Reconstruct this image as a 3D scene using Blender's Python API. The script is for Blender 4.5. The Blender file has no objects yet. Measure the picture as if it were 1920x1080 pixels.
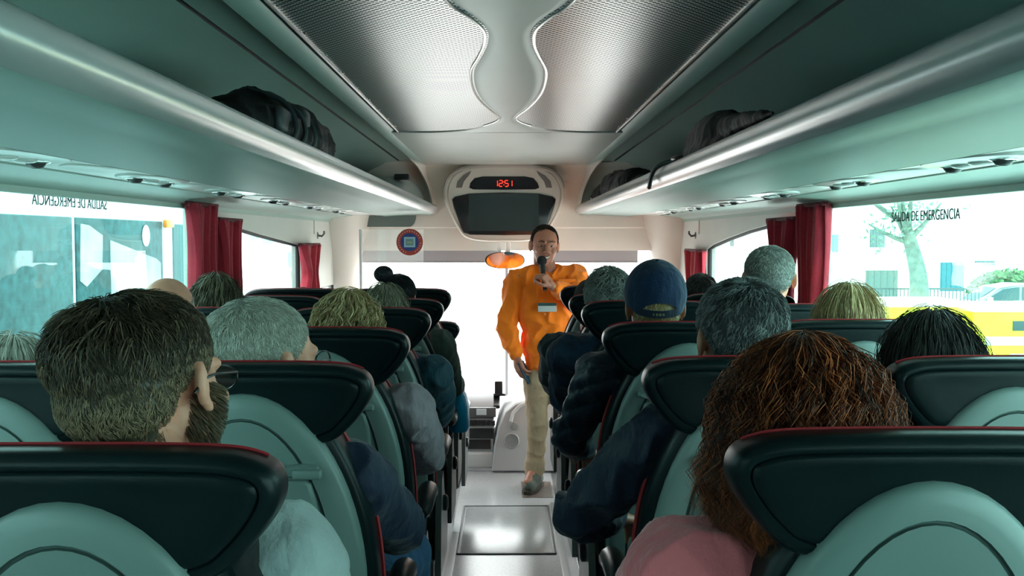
import bpy, bmesh, math, random
import numpy as np
from mathutils import Vector, Matrix, Euler, Quaternion

SC = bpy.context.scene
COL = SC.collection
PI = math.pi
R = math.radians

# ------------------------------------------------------------------ camera
FPX = 1866.67                      # 35 mm lens on a 1920 px wide frame
CAMZ = 1.68
PITCH = math.atan((540 - 447) / FPX)
YAW = math.atan((947 - 960) / FPX)
cam_data = bpy.data.cameras.new('camera')
cam_data.lens = 35.0
cam_data.sensor_width = 36.0
cam_data.clip_start = 0.02
cam_data.clip_end = 400
cam = bpy.data.objects.new('camera', cam_data)
COL.objects.link(cam)
cam.location = (0, 0, CAMZ)
cam.rotation_euler = (PI / 2 - PITCH, 0, YAW)
SC.camera = cam
CROT = cam.rotation_euler.to_matrix()

# ------------------------------------------------------------------ overcast sky
world = bpy.data.worlds.new('overcast_sky')
SC.world = world
world.use_nodes = True
wn = world.node_tree
wn.nodes.clear()
w_out = wn.nodes.new('ShaderNodeOutputWorld')
w_bg = wn.nodes.new('ShaderNodeBackground')
w_bg.inputs['Color'].default_value = (0.97, 0.99, 1.0, 1)
w_bg.inputs['Strength'].default_value = 8.5
wn.links.new(w_bg.outputs[0], w_out.inputs[0])

SC.view_settings.view_transform = 'Standard'
SC.view_settings.look = 'None'
SC.view_settings.gamma = 1
SC.view_settings.use_curve_mapping = False
SC.view_settings.exposure = 0.0
SC.cycles.use_denoising = True
SC.cycles.max_bounces = 10
SC.cycles.diffuse_bounces = 6
SC.cycles.transparent_max_bounces = 16
SC.cycles.sample_clamp_indirect = 6


def portal(name, loc, rot, sx, sy):
    # a light portal: guides sky sampling through a window opening, emits nothing itself
    ld = bpy.data.lights.new(name, 'AREA')
    ld.shape = 'RECTANGLE'
    ld.size, ld.size_y = sx, sy
    ld.cycles.is_portal = True
    o = bpy.data.objects.new(name, ld)
    o.location = loc
    o.rotation_euler = rot
    COL.objects.link(o)


XC = 0.012                          # centre line of the coach
HW = 1.28                           # half width inside
XL, XR = XC - HW, XC + HW
for sgn, nm in ((-1, 'left'), (1, 'right')):
    for k, (ya, yb) in enumerate(((-1.2, 1.85), (2.05, 4.1), (4.35, 6.2))):
        # area light emits along its local -Z: turn it to look into the coach
        portal('portal_' + nm, (XC + sgn * (HW + 0.05), (ya + yb) / 2, 1.35), (PI / 2, 0, PI / 2 if sgn > 0 else -PI / 2), yb - ya, 0.8)
portal('portal_driver', (XL - 0.08, 7.1, 0.9), (PI / 2, 0, -PI / 2), 0.7, 0.9)
portal('portal_door', (XR + 0.08, 7.0, 0.6), (PI / 2, 0, PI / 2), 0.8, 1.6)
portal('portal_front', (XC, 7.98, 0.95), (PI / 2 * -1, 0, 0), 2.3, 1.35)


def at(px, py, y):
    """Point on the sight line through photo pixel (px, py) at distance y down the coach."""
    d = CROT @ Vector(((px - 960) / FPX, -(py - 540) / FPX, -1))
    t = y / d.y
    return Vector((d.x * t, y, CAMZ + d.z * t))


# ------------------------------------------------------------------ materials
MATS = {}


def mat(name, col, rough=0.5, metal=0.0, bump=None, var=None, spec=0.5, coat=0.0, sheen=0.0, emit=None, sss=0.0):
    """Procedural principled material; bump=(scale, strength, stretch), var=(scale, amount)"""
    if name in MATS:
        return MATS[name]
    m = bpy.data.materials.new(name)
    m.use_nodes = True
    nt = m.node_tree
    b = nt.nodes['Principled BSDF']
    b.inputs['Base Color'].default_value = (*col, 1)
    b.inputs['Roughness'].default_value = rough
    b.inputs['Metallic'].default_value = metal
    b.inputs['Specular IOR Level'].default_value = spec
    b.inputs['Coat Weight'].default_value = coat
    b.inputs['Sheen Weight'].default_value = sheen
    if sss:
        b.inputs['Subsurface Weight'].default_value = sss
        b.inputs['Subsurface Radius'].default_value = (0.012, 0.005, 0.003)
    if emit:
        b.inputs['Emission Color'].default_value = (*emit[0], 1)
        b.inputs['Emission Strength'].default_value = emit[1]
    tc = nt.nodes.new('ShaderNodeTexCoord')
    if var:
        n = nt.nodes.new('ShaderNodeTexNoise')
        n.inputs['Scale'].default_value = var[0]
        n.inputs['Detail'].default_value = 4
        nt.links.new(tc.outputs['Object'], n.inputs['Vector'])
        r = nt.nodes.new('ShaderNodeValToRGB')
        lo = tuple(c * (1 - var[1]) for c in col)
        hi = tuple(min(1, c * (1 + var[1])) for c in col)
        r.color_ramp.elements[0].color = (*lo, 1)
        r.color_ramp.elements[1].color = (*hi, 1)
        r.color_ramp.elements[0].position = 0.3
        r.color_ramp.elements[1].position = 0.7
        nt.links.new(n.outputs['Fac'], r.inputs['Fac'])
        nt.links.new(r.outputs['Color'], b.inputs['Base Color'])
    if bump:
        mp = nt.nodes.new('ShaderNodeMapping')
        mp.inputs['Scale'].default_value = bump[2] if len(bump) > 2 else (1, 1, 1)
        n = nt.nodes.new('ShaderNodeTexNoise')
        n.inputs['Scale'].default_value = bump[0]
        n.inputs['Detail'].default_value = 5
        bp = nt.nodes.new('ShaderNodeBump')
        bp.inputs['Strength'].default_value = bump[1]
        bp.inputs['Distance'].default_value = bump[3] if len(bump) > 3 else 0.01
        nt.links.new(tc.outputs['Object'], mp.inputs['Vector'])
        nt.links.new(mp.outputs['Vector'], n.inputs['Vector'])
        nt.links.new(n.outputs['Fac'], bp.inputs['Height'])
        nt.links.new(bp.outputs['Normal'], b.inputs['Normal'])
    MATS[name] = m
    return m


def glass(name, tint, refl=1.0, rough=0.0, haze=None):
    """Thin pane: tinted see-through plus a Fresnel mirror layer (and optional milky haze)."""
    if name in MATS:
        return MATS[name]
    m = bpy.data.materials.new(name)
    m.use_nodes = True
    nt = m.node_tree
    nt.nodes.clear()
    out = nt.nodes.new('ShaderNodeOutputMaterial')
    tr = nt.nodes.new('ShaderNodeBsdfTransparent')
    tr.inputs['Color'].default_value = (*tint, 1)
    gl = nt.nodes.new('ShaderNodeBsdfGlossy')
    gl.inputs['Roughness'].default_value = rough
    lw = nt.nodes.new('ShaderNodeLayerWeight')
    lw.inputs['Blend'].default_value = 0.5
    fr = nt.nodes.new('ShaderNodeMath')          # Schlick term from the viewing angle
    fr.operation = 'POWER'
    fr.inputs[1].default_value = 5.0
    nt.links.new(lw.outputs['Facing'], fr.inputs[0])
    mu = nt.nodes.new('ShaderNodeMath')
    mu.operation = 'MULTIPLY_ADD'
    mu.inputs[1].default_value = 0.96 * refl
    mu.inputs[2].default_value = 0.04 * refl
    mx = nt.nodes.new('ShaderNodeMixShader')
    nt.links.new(fr.outputs[0], mu.inputs[0])
    nt.links.new(mu.outputs[0], mx.inputs[0])
    base = tr.outputs[0]
    if haze:
        df = nt.nodes.new('ShaderNodeBsdfTranslucent')
        df.inputs['Color'].default_value = (*haze[0], 1)
        m2 = nt.nodes.new('ShaderNodeMixShader')
        m2.inputs[0].default_value = haze[1]
        nt.links.new(tr.outputs[0], m2.inputs[1])
        nt.links.new(df.outputs[0], m2.inputs[2])
        base = m2.outputs[0]
    nt.links.new(base, mx.inputs[1])
    nt.links.new(gl.outputs[0], mx.inputs[2])
    nt.links.new(mx.outputs[0], out.inputs[0])
    MATS[name] = m
    return m


def hair_mat(name, dark, mid, light, rough=0.45):
    if name in MATS:
        return MATS[name]
    m = bpy.data.materials.new(name)
    m.use_nodes = True
    nt = m.node_tree
    b = nt.nodes['Principled BSDF']
    a = nt.nodes.new('ShaderNodeAttribute')
    a.attribute_name = 'tone'
    r = nt.nodes.new('ShaderNodeValToRGB')
    e = r.color_ramp.elements
    e[0].color = (*dark, 1)
    e[1].color = (*light, 1)
    x = e.new(0.5)
    x.color = (*mid, 1)
    nt.links.new(a.outputs['Fac'], r.inputs['Fac'])
    nt.links.new(r.outputs['Color'], b.inputs['Base Color'])
    b.inputs['Roughness'].default_value = rough
    b.inputs['Specular IOR Level'].default_value = 0.35
    MATS[name] = m
    return m


def perforated(name):
    m = bpy.data.materials.new(name)
    m.use_nodes = True
    nt = m.node_tree
    b = nt.nodes['Principled BSDF']
    b.inputs['Roughness'].default_value = 0.32
    b.inputs['Metallic'].default_value = 0.55
    tc = nt.nodes.new('ShaderNodeTexCoord')
    sp = nt.nodes.new('ShaderNodeSeparateXYZ')
    nt.links.new(tc.outputs['Object'], sp.inputs[0])
    cs = []
    for ax in ('X', 'Y'):
        mu = nt.nodes.new('ShaderNodeMath')
        mu.operation = 'MULTIPLY'
        mu.inputs[1].default_value = PI / 0.0098 if ax == 'X' else PI / 0.0125
        nt.links.new(sp.outputs[ax], mu.inputs[0])
        c = nt.nodes.new('ShaderNodeMath')
        c.operation = 'COSINE'
        nt.links.new(mu.outputs[0], c.inputs[0])
        cs.append(c)
    pr = nt.nodes.new('ShaderNodeMath')
    pr.operation = 'MULTIPLY'
    nt.links.new(cs[0].outputs[0], pr.inputs[0])
    nt.links.new(cs[1].outputs[0], pr.inputs[1])
    r = nt.nodes.new('ShaderNodeValToRGB')
    r.color_ramp.elements[0].position = 0.0
    r.color_ramp.elements[1].position = 0.10
    r.color_ramp.elements[0].color = (0.80, 0.80, 0.79, 1)
    r.color_ramp.elements[1].color = (0.006, 0.008, 0.009, 1)
    nt.links.new(pr.outputs[0], r.inputs['Fac'])
    nt.links.new(r.outputs['Color'], b.inputs['Base Color'])
    hv = nt.nodes.new('ShaderNodeMath')          # no gloss inside the holes
    hv.operation = 'MULTIPLY'
    hv.inputs[1].default_value = 0.6
    nt.links.new(r.outputs['Color'], hv.inputs[0])
    nt.links.new(hv.outputs[0], b.inputs['Specular IOR Level'])
    return m


PLASTIC = mat('teal_cast_trim', (0.36, 0.47, 0.425), 0.42, bump=(400, 0.06), var=(3, 0.03))  # grey plastic with the teal cast of the shade mixed into its colour
CREAM = mat('cream_front_trim', (0.82, 0.77, 0.70), 0.45, var=(4, 0.03))
CREAM2 = mat('cream_groove', (0.48, 0.45, 0.41), 0.5)
RACK = mat('rack_satin_plastic', (0.235, 0.315, 0.28), 0.48, bump=(350, 0.04), spec=0.3)  # same teal shade cast put into the rack grey
FASCIA = mat('rack_silver_fascia', (0.62, 0.62, 0.63), 0.26, metal=0.55)
DARKGAP = mat('dark_joint', (0.012, 0.014, 0.015), 0.6)
METAL = mat('bright_trim_metal', (0.75, 0.75, 0.74), 0.22, metal=0.9)
LEATHER = mat('black_leather', (0.0035, 0.0085, 0.0098), 0.33, bump=(900, 0.08), var=(6, 0.2), spec=0.16)  # black tinted towards the teal of the shaded interior
SHELL = mat('grey_seat_plastic', (0.140, 0.185, 0.174), 0.40, bump=(1200, 0.06))  # grey shell, slightly teal: shade cast is in the base colour
SHELL_SHADE = mat('grey_seat_groove_shade', (0.055, 0.085, 0.080), 0.6)  # shading of the groove painted in, a darker copy of the shell
PIPING = mat('red_piping', (0.32, 0.010, 0.016), 0.6)
BLACK = mat('black_plastic', (0.012, 0.013, 0.014), 0.35)
RUBBER = mat('black_rubber', (0.02, 0.021, 0.022), 0.7)
CURTAIN = mat('red_curtain_cloth', (0.42, 0.010, 0.030), 0.8, bump=(120, 0.2), sheen=0.2, var=(20, 0.12))
FLOORM = mat('grey_vinyl_floor', (0.40, 0.40, 0.41), 0.24, bump=(500, 0.05), var=(60, 0.08))
STEEL = mat('chrome', (0.8, 0.8, 0.8), 0.12, metal=1.0)
WHITE = mat('white_plastic', (0.85, 0.85, 0.84), 0.4)
SIDEGLASS = glass('teal_side_glass', (0.635, 0.885, 0.855), 1.0)
QUARTERGLASS = glass('light_quarter_glass', (0.80, 0.93, 0.915), 1.0)
FRONTGLASS = glass('clear_windscreen_glass', (0.96, 0.98, 0.97), 1.0)

# ------------------------------------------------------------------ object helpers


def tag(o, label=None, cat=None, group=None, kind=None):
    if label:
        o['label'] = label
    if cat:
        o['category'] = cat
    if group:
        o['group'] = group
    if kind:
        o['kind'] = kind
    return o


def thing(name, label, cat, loc=(0, 0, 0), rz=0, group=None, parent=None):
    o = bpy.data.objects.new(name, None)
    o.empty_display_size = 0.05
    COL.objects.link(o)
    o.location = loc
    o.rotation_euler = (0, 0, rz)
    return tag(o, label, cat, group)


def copy_tree(o, parent=None):
    c = o.copy()
    COL.objects.link(c)
    if parent:
        c.parent = parent
    for ch in list(o.children):
        copy_tree(ch, c)
    return c


class G:
    """collects geometry for one mesh object"""

    def __init__(self):
        self.v, self.f, self.mi, self.m = [], [], [], []
        self.cur = 0
        self.M = Matrix.Identity(4)

    def use(self, m):
        if m not in self.m:
            self.m.append(m)
        self.cur = self.m.index(m)
        return self

    def add(self, verts, faces):
        b = len(self.v)
        self.v += [tuple(self.M @ Vector(p)) for p in verts]
        self.f += [tuple(i + b for i in f) for f in faces]
        self.mi += [self.cur] * len(faces)
        return self

    def box(self, lo, hi, bev=0.0):
        lo = Vector(lo)
        hi = Vector(hi)
        if bev <= 0:
            x0, y0, z0 = lo
            x1, y1, z1 = hi
            v = [(x0, y0, z0), (x1, y0, z0), (x1, y1, z0), (x0, y1, z0), (x0, y0, z1), (x1, y0, z1), (x1, y1, z1), (x0, y1, z1)]
            return self.add(v, [(0, 3, 2, 1), (4, 5, 6, 7), (0, 1, 5, 4), (1, 2, 6, 5), (2, 3, 7, 6), (3, 0, 4, 7)])
        bm = bmesh.new()
        bmesh.ops.create_cube(bm, size=1)
        c, s = (lo + hi) / 2, hi - lo
        for p in bm.verts:
            p.co = Vector((p.co.x * s.x, p.co.y * s.y, p.co.z * s.z)) + c
        bmesh.ops.bevel(bm, geom=list(bm.edges), offset=min(bev, min(s) * 0.49), segments=3, profile=0.5, affect='EDGES')
        return self.addbm(bm)

    def addbm(self, bm):
        bm.verts.index_update()
        self.add([p.co.copy() for p in bm.verts], [[q.index for q in f.verts] for f in bm.faces])
        bm.free()
        return self

    def ell(self, c, r, rot=None, nu=20, nv=12):
        c = Vector(c)
        if not hasattr(r, '__len__'):
            r = (r, r, r)
        rm = rot.to_matrix() if rot is not None else Matrix.Identity(3)
        v = [c + rm @ Vector((0, 0, r[2]))]
        for j in range(1, nv):
            a = PI * j / nv
            for i in range(nu):
                t = 2 * PI * i / nu
                v.append(c + rm @ Vector((r[0] * math.sin(a) * math.cos(t), r[1] * math.sin(a) * math.sin(t), r[2] * math.cos(a))))
        v.append(c + rm @ Vector((0, 0, -r[2])))
        f = [(0, 1 + i, 1 + (i + 1) % nu) for i in range(nu)]
        for j in range(nv - 2):
            for i in range(nu):
                a, b = 1 + j * nu + i, 1 + j * nu + (i + 1) % nu
                f.append((a, a + nu, b + nu, b))
        e = len(v) - 1
        o = 1 + (nv - 2) * nu
        f += [(e, o + (i + 1) % nu, o + i) for i in range(nu)]
        return self.add(v, f)

    def tube(self, pts, r, n=10, closed=False, caps=True):
        pts = [Vector(p) for p in pts]
        k = len(pts)
        if not hasattr(r, '__len__'):
            r = [r] * k
        v, f = [], []
        prev = None
        for i, p in enumerate(pts):
            a = pts[(i - 1) % k] if (closed or i > 0) else p
            b = pts[(i + 1) % k] if (closed or i < k - 1) else p
            t = (b - a).normalized() if (b - a).length > 1e-9 else Vector((0, 0, 1))
            if prev is None:
                u = t.orthogonal().normalized()
            else:
                u = prev - t * prev.dot(t)
                u = u.normalized() if u.length > 1e-6 else t.orthogonal().normalized()
            prev = u
            w = t.cross(u)
            for j in range(n):
                g = 2 * PI * j / n
                v.append(p + (u * math.cos(g) + w * math.sin(g)) * r[i])
        for i in range(k if closed else k - 1):
            for j in range(n):
                a, b = i * n + j, i * n + (j + 1) % n
                c, d = ((i + 1) % k) * n + (j + 1) % n, ((i + 1) % k) * n + j
                f.append((a, b, c, d))
        if not closed and caps:
            f.append(tuple(reversed(range(n))))
            f.append(tuple((k - 1) * n + j for j in range(n)))
        return self.add(v, f)

    def cap(self, p0, r0, p1, r1, n=16):
        """tapered capsule with round ends"""
        p0, p1 = Vector(p0), Vector(p1)
        d = p1 - p0
        if d.length < 1e-6:
            return self.ell(p0, r0)
        t = d.normalized()
        pts, rs = [], []
        for a in (-80, -60, -40, -20):
            pts.append(p0 + t * r0 * math.sin(R(a)))
            rs.append(r0 * math.cos(R(a)))
        pts.append(p0)
        rs.append(r0)
        pts.append(p1)
        rs.append(r1)
        for a in (20, 40, 60, 80):
            pts.append(p1 + t * r1 * math.sin(R(a)))
            rs.append(r1 * math.cos(R(a)))
        return self.tube(pts, rs, n)

    def loft(self, rings, capa=True, capb=True, closed=True):
        n = len(rings[0])
        v = [p for r in rings for p in r]
        f = []
        for i in range(len(rings) - 1):
            for j in range(n if closed else n - 1):
                a, b = i * n + j, i * n + (j + 1) % n
                f.append((a, b, b + n, a + n))
        if capa:
            f.append(tuple(reversed(range(n))))
        if capb:
            f.append(tuple((len(rings) - 1) * n + j for j in range(n)))
        return self.add(v, f)

    def prism(self, poly, axis, a, b):
        """polygon extruded along an axis from a to b; poly in the other two axes (in xyz order)"""
        def mk(p, t):
            return {'x': (t, p[0], p[1]), 'y': (p[0], t, p[1]), 'z': (p[0], p[1], t)}[axis]
        return self.loft([[mk(p, a) for p in poly], [mk(p, b) for p in poly]])

    def lathe(self, prof, c=(0, 0, 0), axis='z', n=24):
        c = Vector(c)
        rings = []
        for r, h in prof:
            ring = []
            for j in range(n):
                g = 2 * PI * j / n
                q = (r * math.cos(g), r * math.sin(g), h)
                q = {'z': q, 'y': (q[0], q[2], q[1]), 'x': (q[2], q[0], q[1])}[axis]
                ring.append(c + Vector(q))
            rings.append(ring)
        return self.loft(rings)

    def strip(self, prof, ys, closed=False):
        """profile [(x, z)...] swept along y"""
        return self.loft([[(x, y, z) for x, z in prof] for y in ys], closed, closed, closed)

    def mesh(self, name):
        me = bpy.data.meshes.new(name)
        me.from_pydata(self.v, [], self.f)
        for m in self.m:
            me.materials.append(m)
        if self.m:
            me.polygons.foreach_set('material_index', self.mi)
        return me

    def build(self, name, m=None, parent=None, smooth=40, fixn=True):
        if m is not None:
            if not self.m:
                self.m = [m]
        me = self.mesh(name)
        if fixn:
            bm = bmesh.new()
            bm.from_mesh(me)
            bmesh.ops.recalc_face_normals(bm, faces=bm.faces)
            bm.to_mesh(me)
            bm.free()
        return link(name, me, parent, smooth)


def link(name, me, parent=None, smooth=40):
    o = bpy.data.objects.new(name, me)
    COL.objects.link(o)
    if parent is not None:
        o.parent = parent
    if smooth:
        me.shade_smooth()
        if smooth < 180:
            me.set_sharp_from_angle(angle=R(smooth))
    return o


def catmull(pts, per=6, closed=False):
    pts = [Vector(p) for p in pts]
    n = len(pts)
    out = []
    rng = n if closed else n - 1
    for i in range(rng):
        p1, p2 = pts[i], pts[(i + 1) % n]
        p0 = pts[(i - 1) % n] if (closed or i > 0) else p1 * 2 - p2
        p3 = pts[(i + 2) % n] if (closed or i < n - 2) else p2 * 2 - p1
        for k in range(per):
            t = k / per
            out.append(0.5 * ((2 * p1) + (p2 - p0) * t + (2 * p0 - 5 * p1 + 4 * p2 - p3) * t * t + (3 * p1 - p0 - 3 * p2 + p3) * t ** 3))
    if not closed:
        out.append(pts[-1])
    return out


def inset2(poly, d):
    """offset a closed counter-clockwise-or-not 2D loop inwards by d along its normals"""
    n = len(poly)
    area = sum(poly[i][0] * poly[(i + 1) % n][1] - poly[(i + 1) % n][0] * poly[i][1] for i in range(n))
    s = 1 if area > 0 else -1
    out = []
    for i in range(n):
        a, b = Vector(poly[(i - 1) % n][:2]), Vector(poly[(i + 1) % n][:2])
        t = (b - a)
        t = t.normalized() if t.length > 1e-9 else Vector((1, 0))
        nrm = Vector((-t.y, t.x)) * s
        p = Vector(poly[i][:2]) + nrm * d
        out.append((p.x, p.y))
    return out


def blob(g, voxel=0.008, smooth=6, fac=0.5):
    """fuse the overlapping closed shapes collected in g into one continuous smooth surface"""
    me = g.mesh('tmp')
    o = bpy.data.objects.new('tmp', me)
    COL.objects.link(o)
    md = o.modifiers.new('r', 'REMESH')
    md.mode = 'VOXEL'
    md.voxel_size = voxel
    if smooth:
        sm = o.modifiers.new('s', 'SMOOTH')
        sm.factor = fac
        sm.iterations = smooth
    dg = bpy.context.evaluated_depsgraph_get()
    out = bpy.data.meshes.new_from_object(o.evaluated_get(dg))
    bpy.data.objects.remove(o)
    bpy.data.meshes.remove(me)
    out.materials.clear()
    return out


def text_mesh(s, size, m, name, M, parent=None, depth=0.0008):
    cu = bpy.data.curves.new('t', 'FONT')
    cu.body = s
    cu.size = size
    cu.align_x = 'CENTER'
    cu.align_y = 'CENTER'
    cu.extrude = depth
    o = bpy.data.objects.new('t', cu)
    COL.objects.link(o)
    dg = bpy.context.evaluated_depsgraph_get()
    me = bpy.data.meshes.new_from_object(o.evaluated_get(dg))
    bpy.data.objects.remove(o)
    bpy.data.curves.remove(cu)
    me.transform(M)
    me.materials.clear()
    me.materials.append(m)
    return link(name, me, parent, 0)
# ------------------------------------------------------------------ coach shell
Y0, Y1 = -1.4, 7.5                  # rear wall, front bulkhead
HC = 0.55                           # ceiling height above the camera
ZC = CAMZ + HC
YMESH = 5.08                        # front end of the perforated ceiling


def struct(name, g, m=None, parent=None, smooth=40):
    o = g.build(name, m, parent, smooth)
    if parent is None:
        o['kind'] = 'structure'
    return o


def cz(h):
    return CAMZ + h


# floor: aisle plus raised seat platforms
g = G()
g.box((XC - 0.315, Y0, -0.06), (XC + 0.315, 7.12, 0.0))
struct('floor', g, FLOORM)
for s, nm in ((-1, 'left'), (1, 'right')):
    g = G()
    a, b = sorted((XC + s * 0.315, XC + s * HW))
    ye = 5.62 if s < 0 else 6.25
    g.box((a, Y0, -0.06), (b, ye, 0.22))
    g.box((a, ye, -0.06), (b, 7.12, 0.0))
    struct('floor_platform_' + nm, g, mat('dark_platform_vinyl', (0.10, 0.105, 0.11), 0.5, var=(80, 0.2)))
    g = G()
    a, b = sorted((XC + s * 0.275, XC + s * 0.317))
    g.use(mat('platform_edge_trim', (0.42, 0.42, 0.42), 0.3, metal=0.4))
    g.box((a, Y0, 0.0), (b, ye - 0.02, 0.012), 0.004)
    g.box((min(XC + s * 0.312, XC + s * 0.322), Y0, 0.0), (max(XC + s * 0.312, XC + s * 0.322), ye + 0.004, 0.226), 0.003)
    struct('trim_' + ('1' if s < 0 else '2'), g)

# hatch in the aisle floor
g = G()
g.use(mat('hatch_plate', (0.46, 0.46, 0.47), 0.20, bump=(500, 0.04), var=(40, 0.05)))
hx0, hx1, hy0, hy1 = XC - 0.272, XC + 0.262, 5.22, 6.18
g.box((hx0 + 0.02, hy0 + 0.02, -0.01), (hx1 - 0.02, hy1 - 0.02, 0.004), 0.002)
hatch = thing('floor_hatch', 'rectangular hatch plate with dark edge set in the aisle floor', 'hatch', (0, 0, 0))
g.build('plate', None, hatch)
g = G()
t = 0.012
for a, b in (((hx0, hy0), (hx1, hy0 + t)), ((hx0, hy1 - t), (hx1, hy1)), ((hx0, hy0), (hx0 + t, hy1)), ((hx1 - t, hy0), (hx1, hy1))):
    g.box((a[0], a[1], -0.01), (b[0], b[1], 0.006), 0.002)
g.build('edge_frame', mat('hatch_edge', (0.05, 0.055, 0.06), 0.4), hatch)
g = G()
g.box((XC + 0.10, 6.38, 0.0), (XC + 0.30, 6.80, 0.003))
o = g.build('step_mat', mat('brown_grey_mat', (0.16, 0.12, 0.10), 0.35, var=(30, 0.2)), None)
tag(o, 'thin brownish floor plate in the aisle under the guide\'s shoe', 'floor plate')

# side walls with window openings (solid pieces, 60 mm deep)
ZT = cz(0.133)                      # top of the long side windows
ZB = 0.98                           # sill


def wall_side(s, nm):
    x0, x1 = sorted((XC + s * HW, XC + s * (HW + 0.06)))
    g = G()
    g.box((x0, Y0, -0.05), (x1, 6.6, ZB))
    g.box((x0, 6.6, -0.05), (x1, Y1 + 0.6, 0.46 if s < 0 else -0.02))
    g.box((x0, 7.45, -0.05), (x1, Y1 + 0.6, ZB))
    for ya, yb in ((Y0, -1.2), (1.86, 2.06), (4.12, 4.36)):
        g.box((x0, ya, ZB), (x1, yb, ZT))
    g.box((x0, Y0, ZT), (x1, 4.36, ZC + 0.12))
    # front quarter window: head of the opening slopes down towards the front
    if s < 0:
        head = [(4.36, 1.762), (4.69, 1.737), (5.2, 1.70), (5.8, 1.662), (6.2, 1.634)]
    else:
        head = [(4.36, 1.772), (4.8, 1.752), (5.3, 1.722), (5.8, 1.68), (6.2, 1.64), (6.38, 1.61)]
    poly = head + [(head[-1][0], ZB), (6.6, ZB), (6.6, 1.34), (7.45, 1.34), (7.45, ZB), (Y1 + 0.45, ZB), (Y1 + 0.45, ZC + 0.12), (4.36, ZC + 0.12)]
    g.prism(poly, 'x', x0, x1)
    w = struct('wall_' + nm, g, CREAM if False else mat('side_wall_trim', (0.60, 0.60, 0.56), 0.45, var=(4, 0.03)))
    # cornice over the windows: cove from the service channel down to the glass
    g = G()
    pr = [(HW - 0.16, 0.165), (HW - 0.10, 0.158), (HW - 0.035, 0.150), (HW - 0.012, 0.136), (HW - 0.012, 0.118), (HW + 0.01, 0.118), (HW + 0.01, 0.19), (HW - 0.16, 0.185)]
    g.strip([(XC + s * a, cz(b)) for a, b in pr], [Y0, Y1], True)
    struct('trim_' + ('3' if s < 0 else '4'), g, PLASTIC)
    # windows
    wins = [[(-1.2, ZB), (1.86, ZB), (1.86, ZT), (-1.2, ZT)], [(2.06, ZB), (4.12, ZB), (4.12, ZT), (2.06, ZT)],
            head + [(head[-1][0], ZB), (4.36, ZB)]]
    if s < 0:
        wins.append([(6.6, 0.46), (7.45, 0.46), (7.45, 1.34), (6.6, 1.34)])
    else:
        wins.append([(6.6, -0.02), (7.45, -0.02), (7.45, 1.34), (6.6, 1.34)])
    for k, poly in enumerate(wins):
        n = k + 1 if s < 0 else k + 5
        root = bpy.data.objects.new('window_%d' % n, None)
        COL.objects.link(root)
        root['kind'] = 'structure'
        g = G()
        xa, xb = XC + s * (HW + 0.030), XC + s * (HW + 0.036)
        g.prism(poly, 'x', min(xa, xb), max(xa, xb))
        g.build('pane', SIDEGLASS if k < 2 else (QUARTERGLASS if k == 2 else FRONTGLASS), root, 0)
        g = G()
        g.tube([(XC + s * (HW + 0.022), p[0], p[1]) for p in poly], 0.014, 8, closed=True)
        g.build('gasket', RUBBER, root)


wall_side(-1, 'left')
wall_side(1, 'right')

# closed rear wall, behind the camera
g = G()
g.box((XL, Y0 - 0.06, -0.05), (XR, Y0, ZC + 0.1))
struct('wall_back', g, mat('rear_wall_trim', (0.22, 0.23, 0.23), 0.6))

# ------------------------------------------------------------------ ceiling
# outer shell above the racks down to the wall, both sides, plus side fairings
SIL = [(0.575, HC - 0.004), (0.600, HC - 0.020), (0.640, HC - 0.022), (0.652, HC - 0.004), (0.72, HC + 0.006), (0.765, HC + 0.006)]
SEAM = [(0.765, HC + 0.004), (0.772, HC + 0.030), (0.779, HC + 0.004)]
OUT = [(0.779, HC + 0.004), (0.88, HC - 0.006), (1.0, HC - 0.05), (1.12, HC - 0.13), (1.20, HC - 0.22), (HW, HC - 0.33)]
SPINE = mat('ceiling_spine_trim', (0.62, 0.635, 0.58), 0.40, var=(3, 0.03))
g = G()
g.use(PLASTIC)
for s in (-1, 1):
    for prof, mm in ((SIL, PLASTIC), (SEAM, DARKGAP), (OUT, PLASTIC)):
        g.use(mm)
        up = [(a, b + 0.05) for a, b in reversed(prof)]
        g.strip([(XC + s * a, cz(b)) for a, b in list(prof) + up], [Y0, Y1 + 0.1], True)
    g.use(DARKGAP)
    # shadow joint between the perforated panel and the fairing
    g.strip([(XC + s * a, cz(b)) for a, b in ((0.556, HC + 0.02), (0.577, HC + 0.02), (0.577, HC + 0.05), (0.556, HC + 0.05))], [Y0, YMESH + 0.02], True)
    g.use(PLASTIC)
# plain front part of the ceiling (cream)
g.use(SPINE)
g.box((XC - 0.585, YMESH - 0.005, cz(HC - 0.0155)), (XC + 0.585, Y1 + 0.1, cz(HC + 0.05)))
# backing sheet above the perforated panels
g.use(DARKGAP)
g.box((XC - 0.60, Y0, cz(HC + 0.055)), (XC + 0.60, YMESH + 0.02, cz(HC + 0.075)))
struct('ceiling', g)

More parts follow.
